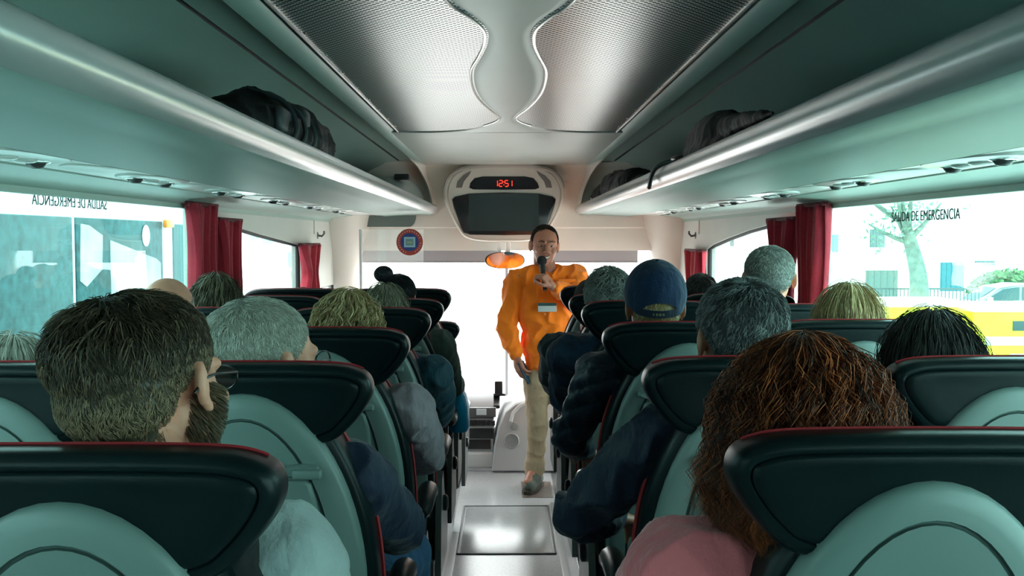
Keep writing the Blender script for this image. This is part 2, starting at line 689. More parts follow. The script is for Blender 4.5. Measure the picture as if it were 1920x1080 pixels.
# hourglass spine down the middle of the ceiling, profile read from the photo
half = [(-1.4, 0.07), (-0.9, 0.125), (-0.4, 0.12), (0.2, 0.06), (0.55, 0.060), (1.0, 0.125), (1.6, 0.17), (2.0, 0.17), (2.3, 0.140), (2.46, 0.095), (2.62, 0.064),
        (2.80, 0.066), (2.98, 0.085), (3.24, 0.117), (3.58, 0.124), (3.88, 0.110), (4.16, 0.079), (4.36, 0.048), (4.48, 0.034), (4.60, 0.045), (4.76, 0.095), (4.96, 0.20), (5.06, 0.36), (5.09, 0.555)]
cur = catmull([(a, b, 0) for a, b in half], 6)
cur = [(p.x, max(p.y, 0.028)) for p in cur]
g = G()
rings = []
for (y, w) in cur:
    w2 = max(w - 0.036, 0.014)
    rings.append([(XC - w, y, cz(HC + 0.012)), (XC - w, y, cz(HC - 0.004)), (XC - (w * 0.6 + w2 * 0.4), y, cz(HC - 0.012)), (XC - w2, y, cz(HC - 0.016)), (XC, y, cz(HC - 0.014)),
                  (XC + w2, y, cz(HC - 0.016)), (XC + (w * 0.6 + w2 * 0.4), y, cz(HC - 0.012)), (XC + w, y, cz(HC - 0.004)), (XC + w, y, cz(HC + 0.012))])
g.loft(rings, True, True, True)
struct('ceiling_spine', g, SPINE)

PERF = perforated('perforated_panel')
for s, nm in ((-1, 'left'), (1, 'right')):
    root = bpy.data.objects.new('ceiling_panel_' + nm, None)
    COL.objects.link(root)
    root['kind'] = 'structure'
    g = G()
    g.loft([[(XC + s * (w - 0.006), y, cz(HC - 0.009)), (XC + s * 0.558, y, cz(HC - 0.009)), (XC + s * 0.558, y, cz(HC - 0.003)), (XC + s * (w - 0.006), y, cz(HC - 0.003))] for y, w in cur if w < 0.55], True, True, True)
    g.build('perforated_sheet', PERF, root, 20)
    g = G()
    g.tube([(XC + s * (w + 0.004), y, cz(HC - 0.010)) for y, w in cur if y < 4.8], 0.0048, 8)
    g.build('bright_edge', METAL, root)
    g = G()
    g.tube([(XC + s * 0.553, Y0, cz(HC - 0.009)), (XC + s * 0.553, YMESH, cz(HC - 0.009))], 0.006, 8)
    for k in range(14):
        y = 0.8 + k * 0.31
        g.ell((XC + s * 0.540, y, cz(HC - 0.010)), (0.005, 0.005, 0.002), None, 8, 6)
    g.build('edge_channel', METAL, root)

# ------------------------------------------------------------------ luggage racks
RACKPROF = [(HW - 0.04, 0.20), (0.70, 0.200), (0.60, 0.205), (0.565, 0.222), (0.548, 0.240)]
FASC = [(0.548, 0.240), (0.535, 0.247), (0.522, 0.243), (0.512, 0.230), (0.509, 0.214), (0.514, 0.197), (0.524, 0.185), (0.536, 0.178)]
UNDER = [(0.536, 0.178), (0.544, 0.1755), (0.60, 0.1735), (0.648, 0.1760), (0.656, 0.1745), (0.75, 0.171), (0.905, 0.162)]
for s, nm in ((-1, 'left'), (1, 'right')):
    root = thing('luggage_rack', '%s overhead luggage rack with silver rounded front edge above the windows' % nm, 'luggage rack', (XC + s * 0.9, 3.0, 1.9))
    off = Vector((XC + s * 0.9, 3.0, 1.9))

    def pr(p):
        return [(XC + s * a - off.x, cz(b) - off.z) for a, b in p]
    ys = [Y0 - 3.0, 7.44 - 3.0]
    g = G()
    solid = RACKPROF + FASC[1:-1] + UNDER + [(HW - 0.10, 0.163), (HW - 0.10, 0.178), (HW - 0.04, 0.19)]
    g.strip(pr(RACKPROF + [(0.55, 0.232), (0.62, 0.19), (HW - 0.04, 0.186)]), ys, True)
    g.build('shelf', RACK, root)
    g = G()
    g.strip(pr(FASC + [(0.548, 0.196), (0.556, 0.225)]), ys, True)
    g.build('front_edge', FASCIA, root)
    g = G()
    g.strip(pr(UNDER + [(0.905, 0.181), (0.60, 0.184), (0.540, 0.182)]), ys, True)
    g.build('underside', RACK, root)
    # service channel with the lamps and air nozzles
    g = G()
    g.use(mat('service_channel', (0.66, 0.67, 0.63), 0.30))
    g.strip(pr([(0.908, 0.166), (1.0, 0.172), (1.098, 0.1665), (1.098, 0.176), (0.908, 0.181)]), ys, True)
    g.use(DARKGAP)
    g.strip(pr([(0.904, 0.1615), (0.909, 0.166), (0.909, 0.176), (0.904, 0.176)]), ys, True)
    g.build('service_channel', None, root)

# reading lights and air nozzles, one console per seat row
ORD = ['nearest', 'second', 'third', 'fourth', 'fifth', 'sixth', 'seventh']
for s, nm in ((-1, 'left'), (1, 'right')):
    for k in range(6):
        y = (2.02 + 0.80 * k) if s < 0 else (2.16 + 0.80 * k)
        x = XC + s * 1.0
        z = cz(0.168)
        root = thing('reading_light', '%s reading light and air nozzle unit under the %s rack, counted from the camera' % (ORD[k], nm), 'reading light', (x, y, z), 0, 'reading light consoles under the racks')
        g = G()
        g.use(mat('console_plate', (0.62, 0.63, 0.60), 0.25))
        g.M = Matrix.Diagonal((0.085, 0.19, 1, 1))
        g.lathe([(0.0, -0.006), (0.85, -0.006), (0.97, -0.003), (1.0, 0.006)], n=32)
        g.build('plate', None, root)
        for q, dy in enumerate((-0.115, 0.115)):
            g = G()
            g.lathe([(0.022, 0.004), (0.022, -0.008), (0.019, -0.012), (0.014, -0.018), (0.010, -0.019), (0.008, -0.012), (0.0, -0.012)], (0.01 * s, dy, 0), n=20)
            g.build('air_nozzle', mat('nozzle_plastic', (0.05, 0.055, 0.055), 0.3), root)
            g = G()
            g.lathe([(0.030, 0.0), (0.030, -0.007), (0.026, -0.009), (0.021, -0.004)], (0.01 * s, dy, 0), n=20)
            g.build('nozzle_ring', STEEL, root)
        for q, dy in enumerate((-0.04, 0.04)):
            g = G()
            g.lathe([(0.026, 0.0), (0.026, -0.010), (0.020, -0.013), (0.0, -0.015)], (0.0, dy, 0), n=20)
            g.build('lamp_lens', mat('lamp_lens', (0.55, 0.57, 0.55), 0.12), root)
        # oval lid of the speaker between two consoles
        g = G()
        g.M = Matrix.Translation((0, 0.40, 0)) @ Matrix.Diagonal((0.07, 0.13, 1, 1))
        g.lathe([(0.0, -0.003), (0.9, -0.003), (0.97, -0.001), (1.0, 0.006)], n=28)
        g.build('oval_lid', mat('console_lid', (0.60, 0.61, 0.58), 0.35), root)

# ------------------------------------------------------------------ front bulkhead
ZBULK = at(947, 470, Y1).z
prof = []
for k in range(9):                   # cove from ceiling to bulkhead face
    a = R(90 * k / 8)
    prof.append((Y1 - 0.30 + 0.26 * math.sin(a), cz(HC - 0.004) - 0.26 * (1 - math.cos(a))))
prof += [(Y1 - 0.035, 1.90), (Y1 - 0.025, 1.765), (Y1 - 0.012, 1.755), (Y1 - 0.008, ZBULK + 0.02), (Y1 + 0.0, ZBULK), (Y1 + 0.08, ZBULK), (Y1 + 0.08, ZC + 0.1), (Y1 - 0.30, ZC + 0.1)]
g = G()
g.prism(prof, 'x', XL, XR)
struct('wall_front', g, CREAM)
# end cheeks that round off the rack mouths
for s, nm in ((-1, 'left'), (1, 'right')):
    # the fairing bends down to the rack lip, closing the rack mouth with a rounded cheek
    c1 = catmull([(0.640, 6.60, HC - 0.020), (0.636, 6.90, HC - 0.030), (0.622, 7.10, HC - 0.055), (0.596, 7.26, HC - 0.115), (0.566, 7.34, HC - 0.20), (0.545, 7.38, 0.245)], 5)
    rings = []
    for p in c1:
        q = Vector((min(p.x, 0.60) - 0.03, 7.475, p.z))
        rings.append([(XC + s * p.x, p.y, cz(p.z)), (XC + s * (p.x + 0.012), p.y + 0.006, cz(p.z + 0.004)), (XC + s * (q.x + 0.03), q.y, cz(q.z + 0.01)), (XC + s * q.x, q.y, cz(q.z))])
    g = G()
    g.loft(rings)
    struct('trim_' + ('5' if s < 0 else '6'), g, CREAM, None, 60)
# front side pillars (rounded corner posts)
for s, nm in ((-1, 'left'), (1, 'right')):
    g = G()
    rings = []
    for z, xx, rr in ((0.0, 1.14, 0.12), (1.0, 1.135, 0.12), (1.45, 1.12, 0.125), (1.62, 1.08, 0.16), (1.74, 1.03, 0.22), (1.90, 1.0, 0.25)):
        ring = []
        for k in range(9):
            a = R(90 * k / 8)
            ring.append((XC + s * (HW - (HW - xx) * math.sin(a)), Y1 + 0.06 - rr * 1.6 * (1 - 0) * math.cos(a) - 0.0, z))
        ring.append((XC + s * HW, Y1 + 0.06, z))
        rings.append(ring)
    g.loft(rings)
    struct('pillar_' + nm, g, CREAM, None, 60)
    # coat hook and thin joint on the corner post
    hk = at(620 if s < 0 else 1268, 447, 6.9)
    xw = XC + s * HW
    root = thing('coat_hook', 'small dark coat hook on the %s front corner post' % nm, 'coat hook', (xw, 6.75, 1.70))
    g = G()
    g.tube([(0, 0, 0), (-s * 0.03, 0, -0.005), (-s * 0.045, 0, 0.012), (-s * 0.045, 0, 0.03)], 0.007, 8)
    g.ell((0, 0, 0), (0.008, 0.02, 0.025))
    g.build('hook', mat('grey_hook', (0.15, 0.14, 0.13), 0.4), root)
    g = G()
    g.box((min(xw, xw - s * 0.004), 6.62, 1.71), (max(xw, xw - s * 0.004), 6.632, 1.82))
    struct('trim_' + ('7' if s < 0 else '8'), g, CREAM2)

# grey half-oval panel above the driver's place
c0 = at(707, 404, Y1 - 0.05)
g = G()
poly = [(-0.29, 0.0)] + [(-0.29 + 0.05 * (1 - math.cos(R(a))) - 0.0, -0.085 * math.sin(R(a))) for a in (20, 45, 70, 90)] + [(0.24 + 0.05 * math.cos(R(a)), -0.085 * math.sin(R(a))) for a in (90, 70, 45, 20)] + [(0.29, 0.0)]
g.prism([(c0.x + a, c0.z + b) for a, b in poly], 'y', Y1 - 0.06, Y1 - 0.02)
o = g.build('overhead_panel', mat('grey_green_panel', (0.16, 0.20, 0.19), 0.4), None)
tag(o, 'flat grey green half-oval panel on the cream bulkhead below the left rack end', 'panel')

# windscreen
root = bpy.data.objects.new('window_9', None)
COL.objects.link(root)
root['kind'] = 'structure'
g = G()
g.loft([[(XL, 8.15, 0.15), (XR, 8.15, 0.15), (XR, 8.158, 0.15), (XL, 8.158, 0.15)], [(XL, 7.85, 1.75), (XR, 7.85, 1.75), (XR, 7.858, 1.75), (XL, 7.858, 1.75)]])
g.build('pane', FRONTGLASS, root, 0)
g = G()
g.loft([[(XC - 0.012, 8.13, 0.15), (XC + 0.012, 8.13, 0.15), (XC + 0.012, 8.149, 0.15), (XC - 0.012, 8.149, 0.15)], [(XC - 0.012, 7.83, 1.75), (XC + 0.012, 7.83, 1.75), (XC + 0.012, 7.849, 1.75), (XC - 0.012, 7.849, 1.75)]])
g.build('centre_strip', mat('strip_grey', (0.45, 0.45, 0.47), 0.4), root)
# roof over the windscreen, cowl below it
g = G()
g.box((XL, Y1 + 0.05, ZBULK + 0.05), (XR, 7.9, ZBULK + 0.09))
struct('ceiling_front', g, CREAM)
g = G()
g.box((XL, 7.75, -0.4), (XR, 8.2, 0.20), 0.03)
g.box((XL, 7.12, -0.45), (XR, 7.8, -0.38))
struct('floor_front', g, mat('dark_cowl', (0.08, 0.082, 0.085), 0.5))
g = G()
for x in (XL - 0.06, XR):
    g.box((x, Y1 + 0.05, -0.4), (x + 0.06, 8.25, 0.5))
struct('wall_nose', g, CREAM)

# roller sun blinds across the top of the windscreen
for nm, a, b in (('left', 655, 938), ('right', 1000, 1196)):
    p0, p1 = at(a, 462, 7.66), at(b, 491, 7.66)
    root = thing('sun_blind', '%s grey sun blind pulled a little way down across the windscreen top' % nm, 'sun blind', (p0.x, 7.66, p1.z))
    g = G()
    g.box((0, -0.002, 0), (p1.x - p0.x, 0.002, p0.z - p1.z + 0.03))
    g.build('blind_sheet', mat('blind_grey', (0.40, 0.39, 0.42), 0.6), root, 0)
    g = G()
    g.tube([(0, 0, 0.0), (p1.x - p0.x, 0, 0.0)], 0.006, 8)
    g.build('hem_bar', mat('blind_bar', (0.30, 0.29, 0.31), 0.5), root)

# ------------------------------------------------------------------ monitor housing with the clock
y = 7.26
def loop(pts, yy, per=5):
    return [(p.x, yy, p.z) for p in catmull([at(a, b, y) for a, b in pts], per, True)]


root = thing('monitor_console', 'cream overhead console with dark screen and red clock display above the windscreen', 'monitor', (0, 0, 0))
outer = [(846, 325), (870, 312), (905, 306), (945, 305), (985, 306), (1020, 312), (1044, 325), (1056, 345), (1058, 370), (1048, 400), (1032, 428), (1018, 445), (990, 452), (945, 453), (900, 452), (872, 445), (858, 428), (843, 400), (832, 370), (834, 345)]


def scl(pts, k, c=(945, 382)):
    return [(c[0] + (a - c[0]) * k, c[1] + (b - c[1]) * (k if not isinstance(k, tuple) else k[1])) for a, b in pts]


g = G()
g.loft([loop(outer, Y1 - 0.02), loop(outer, y + 0.02), loop(scl(outer, 0.985), y + 0.005), loop(scl(outer, 0.96), y + 0.002), loop(scl(outer, 0.945), y + 0.012), loop(scl(outer, 0.93), y + 0.012), loop(scl(outer, 0.92), y)], False, True)
g.build('housing', CREAM, root, 50)
g = G()
top = [(832, 352), (840, 334), (862, 318), (905, 310), (945, 309), (985, 310), (1028, 318), (1050, 334), (1058, 352)]
p = catmull([at(a, b, y) for a, b in top], 6)
g.tube([(q.x, y + 0.004, q.z) for q in p], [0.004 + 0.016 * math.sin(PI * i / (len(p) - 1)) for i in range(len(p))], 10)
g.build('brow_groove', CREAM2, root)
for sx in (-1, 1):
    g = G()
    sl = [(855, 352), (858, 340), (868, 329), (884, 320), (880, 328), (870, 340), (866, 352)]
    if sx > 0:
        sl = [(1890 - a, b) for a, b in sl]
    pts = [at(a, b, y) for a, b in sl]
    g.prism([(q.x, q.z) for q in pts], 'y', y - 0.004, y + 0.004)
    g.build('air_slot', mat('slot_grey', (0.22, 0.21, 0.20), 0.5), root)
g = G()
scr = [(848, 374), (853, 369), (880, 363), (945, 361), (1010, 363), (1037, 369), (1042, 374), (1039, 388), (1026, 425), (1020, 436), (1008, 440), (945, 441), (882, 440), (870, 436), (864, 425), (851, 388)]
pts = [at(a, b, y) for a, b in scr]
loopin = [Vector((q.x, q.z)) for q in pts]
g.loft([[(q.x, y + 0.006, q.y) for q in loopin], [(q.x, y - 0.012, q.y) for q in loopin], [(q[0], y - 0.016, q[1]) for q in inset2(loopin, 0.008)]], True, True)
g.build('screen_bezel', mat('screen_surround', (0.014, 0.017, 0.019), 0.25), root, 30)
a, b = at(879, 364, y), at(1010, 433, y)
g = G()
g.box((a.x, y - 0.0185, b.z), (b.x, y - 0.012, a.z))
g.build('screen_glass', mat('dark_screen', (0.045, 0.065, 0.066), 0.15), root, 0)
g = G()
ck = [(880, 352), (882, 343), (890, 334), (905, 331), (985, 331), (1000, 334), (1008, 343), (1011, 352), (1004, 355), (945, 356), (887, 355)]
lp = [Vector((q.x, q.z)) for q in (at(c, d, y) for c, d in ck)]
g.loft([[(q.x, y + 0.006, q.y) for q in lp], [(q.x, y - 0.006, q.y) for q in lp], [(q[0], y - 0.009, q[1]) for q in inset2(lp, 0.004)]])
clock = g.build('clock_window', mat('clock_window', (0.012, 0.013, 0.018), 0.15), root, 30)
# seven segment digits 12:51
SEG = {'1': 'bc', '2': 'abged', '5': 'afgcd'}
g = G()
d0 = at(931, 344, y)
dw, dh, th = 0.024, 0.043, 0.0055
cx = d0.x


def seg(c, x):
    h, w = dh / 2, dw / 2
    S = {'a': ((-w, h), (w, h)), 'g': ((-w, 0), (w, 0)), 'd': ((-w, -h), (w, -h)), 'f': ((-w, 0), (-w, h)), 'b': ((w, 0), (w, h)), 'e': ((-w, -h), (-w, 0)), 'c': ((w, -h), (w, 0))}
    for k in SEG[c]:
        (x0, z0), (x1, z1) = S[k]
        dx, dz = (0.0022, 0) if z0 == z1 else (0, 0.0022)
        hx, hz = (0, th / 2) if z0 == z1 else (th / 2, 0)
        g.box((x + x0 + dx - hx, y - 0.0115, d0.z + z0 + dz - hz), (x + x1 - dx + hx, y - 0.0085, d0.z + z1 - dz + hz))


for c, x in (('1', -0.005), ('2', 0.031), ('5', 0.073), ('1', 0.101)):
    seg(c, cx + x)
for dz in (-0.010, 0.010):
    g.box((cx + 0.0505, y - 0.0115, d0.z + dz - 0.003), (cx + 0.0555, y - 0.0085, d0.z + dz + 0.003))
g.build('clock_digits', mat('red_led', (0.9, 0.05, 0.03), 0.5, emit=((1.0, 0.035, 0.02), 2.2)), clock, 0)

# ------------------------------------------------------------------ driver's mirror
mp = at(947, 488, 7.35)
root = thing('rear_view_mirror', 'oval interior mirror showing orange, hanging from two white stalks under the console', 'mirror', mp, 0)
rot = Matrix.Rotation(R(13.0), 4, 'Z') @ Matrix.Rotation(R(1.5), 4, 'X')
w, h = 0.150, 0.062


def oval(k, yy):
    out = []
    for i in range(40):
        a = 2 * PI * i / 40
        ca, sa = math.cos(a), math.sin(a)
        out.append((w * k * math.copysign(abs(ca) ** 0.8, ca), yy, h * k * math.copysign(abs(sa) ** 0.9, sa)))
    return out


g = G()
g.M = rot
g.loft([oval(0.6, 0.035), oval(0.9, 0.025), oval(1.0, 0.01), oval(1.0, 0.0), oval(0.95, -0.004)])
g.build('mirror_shell', BLACK, root, 60)
g = G()
g.M = rot
g.loft([oval(0.94, -0.0035), oval(0.94, -0.0055)])
g.build('mirror_glass', mat('mirror_silver', (0.92, 0.92, 0.92), 0.03, metal=1.0), root, 30)
for px in (936, 953):
    g = G()
    q = at(px, 462, 7.4) - mp
    g.box((q.x - 0.016, 0.03, 0.03), (q.x + 0.016, 0.05, at(947, 458, 7.4).z - mp.z + 0.04), 0.005)
    g.build('stalk', WHITE, root)

# ------------------------------------------------------------------ driver's partition with round sticker
a, b = at(676, 430, 6.6), at(745, 640, 6.6)
root = thing('partition_panel', 'clear upright panel behind the driver\'s place carrying a round sticker', 'partition', (a.x, 6.6, 0.0))
g = G()
g.box((0, -0.003, 0.55), (0.415, 0.003, a.z))
g.build('clear_sheet', glass('partition_glass', (0.97, 0.98, 0.97), 0.6, haze=((0.9, 0.9, 0.9), 0.12)), root, 0)
g = G()
g.tube([(0, 0, 0.0), (0, 0, a.z)], 0.010, 8)
g.tube([(0.415, 0, 0.0), (0.415, 0, 0.95)], 0.012, 8)
g.tube([(0, 0, 0.56), (0.415, 0, 0.56)], 0.010, 8)
g.build('frame', WHITE, root)
c = at(768, 454, 6.59)
s_ = thing('round_sticker', 'round red sticker with blue centre and pale square on the clear partition', 'sticker', (c.x, 6.595, c.z))
g = G()
g.lathe([(0.0, 0.001), (0.088, 0.001), (0.088, -0.001), (0, -0.001)], axis='y', n=40)
g.build('red_ring', mat('sticker_red', (0.52, 0.06, 0.04), 0.4), s_, 30)
g = G()
g.use(mat('sticker_cream', (0.75, 0.60, 0.52), 0.4))
for k in range(26):
    an = R(24 + k * 13.2)
    if 250 < (24 + k * 13.2) % 360 < 290:
        continue
    p = Vector((0.073 * math.cos(an), -0.0018, 0.073 * math.sin(an)))
    g.M = Matrix.Translation(p) @ Matrix.Rotation(-an, 4, 'Y')
    g.box((-0.004, -0.0005, -0.0022), (0.004, 0.0005, 0.0022))
g.build('rim_marks', None, s_, 0)
g = G()
g.lathe([(0.0, -0.001), (0.060, -0.001), (0.060, -0.0022), (0, -0.0022)], axis='y', n=40)
g.build('blue_disc', mat('sticker_blue', (0.035, 0.06, 0.24), 0.4), s_, 30)
g = G()
g.use(mat('sticker_pale', (0.42, 0.62, 0.70), 0.4)).box((-0.037, -0.0034, -0.034), (0.037, -0.002, 0.034))
g.use(mat('sticker_grey', (0.20, 0.33, 0.36), 0.4)).box((-0.026, -0.0042, -0.022), (0.026, -0.003, 0.022))
g.use(mat('sticker_yellow', (0.45, 0.50, 0.22), 0.4)).box((-0.018, -0.005, -0.008), (0.018, -0.004, 0.004))
g.build('square_picture', None, s_, 0)

# ------------------------------------------------------------------ dashboard console
root = thing('dashboard_console', 'grey dashboard console with round loudspeaker and radio at the end of the aisle', 'dashboard', (0, 7.16, 0))
DG = mat('dash_grey', (0.36, 0.36, 0.38), 0.45, bump=(700, 0.05))
DL = mat('dash_light', (0.50, 0.50, 0.51), 0.35)
g = G()
yz = [(0.0, 0.0), (-0.03, 0.06), (-0.04, 0.30), (0.0, 0.36), (0.10, 0.47), (0.22, 0.53), (0.6, 0.50), (0.6, -0.02)]
x0, x1 = -0.62, at(925, 850, 7.16).x
g.prism(yz, 'x', x0, x1)
g.build('left_dash', DG, root)
g = G()                              # right hand box: rounded shoulder on its left
yb = 7.06
sh = [(922, 885), (926, 840), (934, 800), (946, 772), (966, 756), (990, 750), (1030, 750), (1060, 755), (1060, 885)]
pl = [(q.x, q.z) for q in (at(c, d, yb) for c, d in sh)]
g.loft([[(p[0], 0.55, p[1]) for p in pl], [(p[0], -0.08, p[1]) for p in pl], [(p[0], -0.10, p[1]) for p in inset2(pl, 0.012)]])
g.build('speaker_box', mat('dash_box', (0.40, 0.39, 0.40), 0.45), root, 35)
g = G()
c = at(959, 826, yb)
g.lathe([(0.058, -0.095), (0.058, -0.112), (0.050, -0.118), (0.046, -0.108), (0.0, -0.106)], (c.x, 0, c.z), 'y', 28)
for r_ in (0.015, 0.026, 0.037):
    g.tube([(c.x + r_ * math.cos(2 * PI * k / 24), -0.108, c.z + r_ * math.sin(2 * PI * k / 24)) for k in range(24)], 0.003, 6, True)
g.build('loudspeaker', mat('speaker_grey', (0.30, 0.30, 0.31), 0.4), root)
g = G()
c = at(965, 799, yb)
g.lathe([(0.030, -0.095), (0.030, -0.110), (0.024, -0.114), (0.0, -0.112)], (c.x, 0, c.z), 'y', 24)
g.build('round_vent', mat('vent_grey', (0.24, 0.24, 0.25), 0.4), root)
g = G()
q = [at(a, b, 7.0) - Vector((0, 7.16, 0)) for a, b in ((958, 792), (962, 776), (974, 764), (990, 757))]
g.tube([(p.x, -0.13 + 0.01 * i, p.z) for i, p in enumerate(q)], 0.012, 10)
g.build('grab_handle', DL, root)


def plate(name, a, b, m, yy, bev=0.004):
    p, q = at(*a, 7.12), at(*b, 7.12)
    g = G()
    g.box((p.x, yy - 0.012, q.z), (q.x, yy + 0.03, p.z), bev)
    return g.build(name, m, root)


plate('instrument_panel', (876, 766), (930, 784), mat('panel_dark', (0.10, 0.10, 0.11), 0.35), 0.0)
plate('small_display', (893, 768), (912, 779), mat('lcd_pale', (0.55, 0.62, 0.68), 0.2), -0.012, 0.002)
for k in range(6):
    plate('switch', (878 + k * 8.6, 789), (885 + k * 8.6, 798), BLACK, -0.03, 0.002)
plate('radio', (880, 803), (926, 822), BLACK, -0.035)
plate('storage_slot', (877, 824), (920, 842), BLACK, -0.035)
plate('glove_lid', (874, 847), (926, 878), DL, -0.045, 0.02)
g = G()
c = at(905, 752, 7.35)
g.M = Matrix.Translation((c.x, 0.2, c.z)) @ Matrix.Rotation(R(20), 4, 'X')
g.box((-0.12, -0.10, -0.015), (0.13, 0.12, 0.012), 0.012)
g.build('binnacle', BLACK, root)
c = at(935, 735, 7.4)
root = thing('dash_device', 'small black upright device standing on top of the dashboard', 'device', (c.x, 7.4, 0.52))
g = G()
g.box((-0.030, -0.02, 0.0), (0.030, 0.02, 0.095), 0.008)
g.build('case', BLACK, root)
g = G()
g.box((-0.05, -0.03, -0.015), (0.05, 0.04, 0.004), 0.005)
g.build('base', BLACK, root)

# ------------------------------------------------------------------ curtains


def curtain(label, s, ya, yb, ztop, zbot, waist=0.6, folds=7, gather=None, depth=0.032):
    root = thing('curtain', label, 'curtain', (XC + s * (HW - 0.045), (ya + yb) / 2, zbot), 0, 'red curtains at the windows')
    wid = yb - ya
    g = G()
    nz, ny = 26, folds * 8
    fr, bk = [], []
    for side in (0, 1):
        for i in range(nz + 1):
            t = i / nz
            z = (ztop - zbot) * (1 - t)
            wk = 1.0 - (1 - waist) * min(1, (t / 0.28)) ** 0.7
            if gather:
                wk *= 1 - gather[1] * math.exp(-((t - gather[0]) / 0.10) ** 2)
            row = []
            for j in range(ny + 1):
                u = j / ny
                ph = u * folds * 2 * PI
                yy = (u - 0.5) * wid * wk + 0.004 * math.sin(ph * 0.5 + i * 0.4)
                xx = depth * math.sin(ph + 0.35 * math.sin(t * 5)) * (0.55 + 0.45 * math.sin(u * 9 + 1)) + 0.004 * math.sin(t * 9 + u * 5)
                row.append((xx + (0.003 if side else 0), yy, z))
            (bk if side else fr).append(row)
    n = ny + 1
    v = [p for r in fr for p in r] + [p for r in bk for p in r]
    f = []
    o2 = (nz + 1) * n
    for i in range(nz):
        for j in range(ny):
            a = i * n + j
            f.append((a, a + 1, a + n + 1, a + n))
            f.append((o2 + a, o2 + a + n, o2 + a + n + 1, o2 + a + 1))
    for j in range(ny):
        f.append((j, o2 + j, o2 + j + 1, j + 1))
        a = nz * n + j
        f.append((a, a + 1, o2 + a + 1, o2 + a))
    g.add(v, f)
    g.build('cloth', CURTAIN, root, 180)
    g = G()
    g.box((-0.014, -wid * 0.49, ztop - zbot - 0.008), (0.014, wid * 0.49, ztop - zbot + 0.010), 0.004)
    g.build('heading_tape', mat('curtain_heading', (0.09, 0.005, 0.012), 0.8), root)
    return root


curtain('dark red pleated curtain at the front end of the long left window', -1, 3.86, 4.23, 1.815, 0.98, 0.72)
curtain('shaded dark red curtain behind the pillar at the left front quarter window', -1, 4.24, 4.62, 1.76, 0.98, 0.68, 6)
curtain('tied red curtain at the left front corner post', -1, 5.95, 6.55, 1.64, 0.95, 0.62, 5, (0.26, 0.30), 0.04)
curtain('dark red pleated curtain at the front end of the long right window', 1, 3.88, 4.23, 1.815, 0.98, 0.80)
curtain('shaded dark red curtain behind the pillar at the right front quarter window', 1, 4.26, 4.72, 1.765, 0.98, 0.50, 6)
curtain('short red curtain at the right front corner post', 1, 6.30, 6.85, 1.60, 0.95, 0.75, 5, None, 0.035)

# ------------------------------------------------------------------ writing on the panes
DARKTXT = mat('dark_lettering', (0.03, 0.035, 0.035), 0.7)
GREYTXT = mat('grey_lettering', (0.16, 0.18, 0.18), 0.7)
PALETXT = mat('pale_lettering', (0.75, 0.72, 0.50), 0.6)


def on_wall(s, px, py, flip=False):
    x = XC + s * (HW + 0.029)
    d = CROT @ Vector(((px - 960) / FPX, -(py - 540) / FPX, -1))
    t = x / d.x
    return Vector((x, d.y * t, CAMZ + d.z * t))


for s, pa, pb, py, nm in ((-1, 60, 200, 380, 'mirrored grey emergency exit lettering on the long left window, read from outside'), (1, 1672, 1800, 405, 'dark grey emergency exit lettering on the long right window')):
    a, b = on_wall(s, pa, py), on_wall(s, pb, py)
    c = (a + b) / 2
    wid = abs(a.y - b.y)
    # lettering plane faces the aisle on the right, the street on the left
    rot = Matrix(((0, 0, s * -1.0), (-1.0, 0, 0), (0, 1, 0))).to_4x4() if s > 0 else Matrix(((0, 0, -1.0), (-1.0, 0, 0), (0, 1, 0))).to_4x4()
    o = text_mesh('SALIDA DE EMERGENCIA', 0.10, GREYTXT if s < 0 else DARKTXT, 'window_lettering', Matrix.Identity(4))
    me = o.data
    xs = [v.co.x for v in me.vertices]
    k = wid / (max(xs) - min(xs))
    me.transform(Matrix.Translation(c) @ rot @ Matrix.Diagonal((k, k, 1, 1)))
    tag(o, nm, 'lettering')
# ------------------------------------------------------------------ seats
ZTOP = 1.44                          # top of the headrest above the aisle floor


def lean(z):
    return max(0.0, (ZTOP - z)) * 0.17


def ring(poly, y):
    return [(x, y + lean(ZTOP + z), ZTOP + z) for x, z in poly]


def mirror_loop(half):
    """closed loop from a half outline that starts on the axis at the top and ends on it at the bottom"""
    return [(x, z) for x, z in half] + [(-x, z) for x, z in reversed(half[1:-1])]


def smooth_half(pts, per=5):
    return [(max(0, p.x), p.y) for p in catmull([(a, b, 0) for a, b in pts], per)]


HEADREST = mirror_loop(smooth_half([(0.0, 0.0), (0.10, -0.0005), (0.175, -0.003), (0.213, -0.010), (0.236, -0.024), (0.2445, -0.046), (0.240, -0.070), (0.222, -0.100), (0.196, -0.130), (0.168, -0.152), (0.12, -0.163), (0.0, -0.165)]))
BACK = mirror_loop(smooth_half([(0.0, -0.12), (0.10, -0.122), (0.150, -0.135), (0.178, -0.17), (0.208, -0.24), (0.232, -0.33), (0.244, -0.45), (0.246, -0.60), (0.240, -0.74), (0.20, -0.775), (0.0, -0.78)]))
sh = [(0.225 * math.sin(R(a)), -0.46 + 0.405 * math.cos(R(a))) for a in range(0, 91, 6)] + [(0.226, -0.55), (0.224, -0.70), (0.215, -0.84), (0.19, -0.865), (0.10, -0.87), (0.0, -0.87)]
SHELLOUT = mirror_loop(sh)


def inner_arch(k):
    pts = [((0.225 - k * 1.15) * math.sin(R(a)), -0.46 + (0.405 - k) * math.cos(R(a))) for a in range(0, 91, 6)] + [(0.226 - k * 1.15, -0.55), (0.224 - k * 1.15, -0.70), (0.19 - k, -0.80), (0.16 - k, -0.82), (0.08, -0.825), (0.0, -0.825)]
    return mirror_loop(pts)


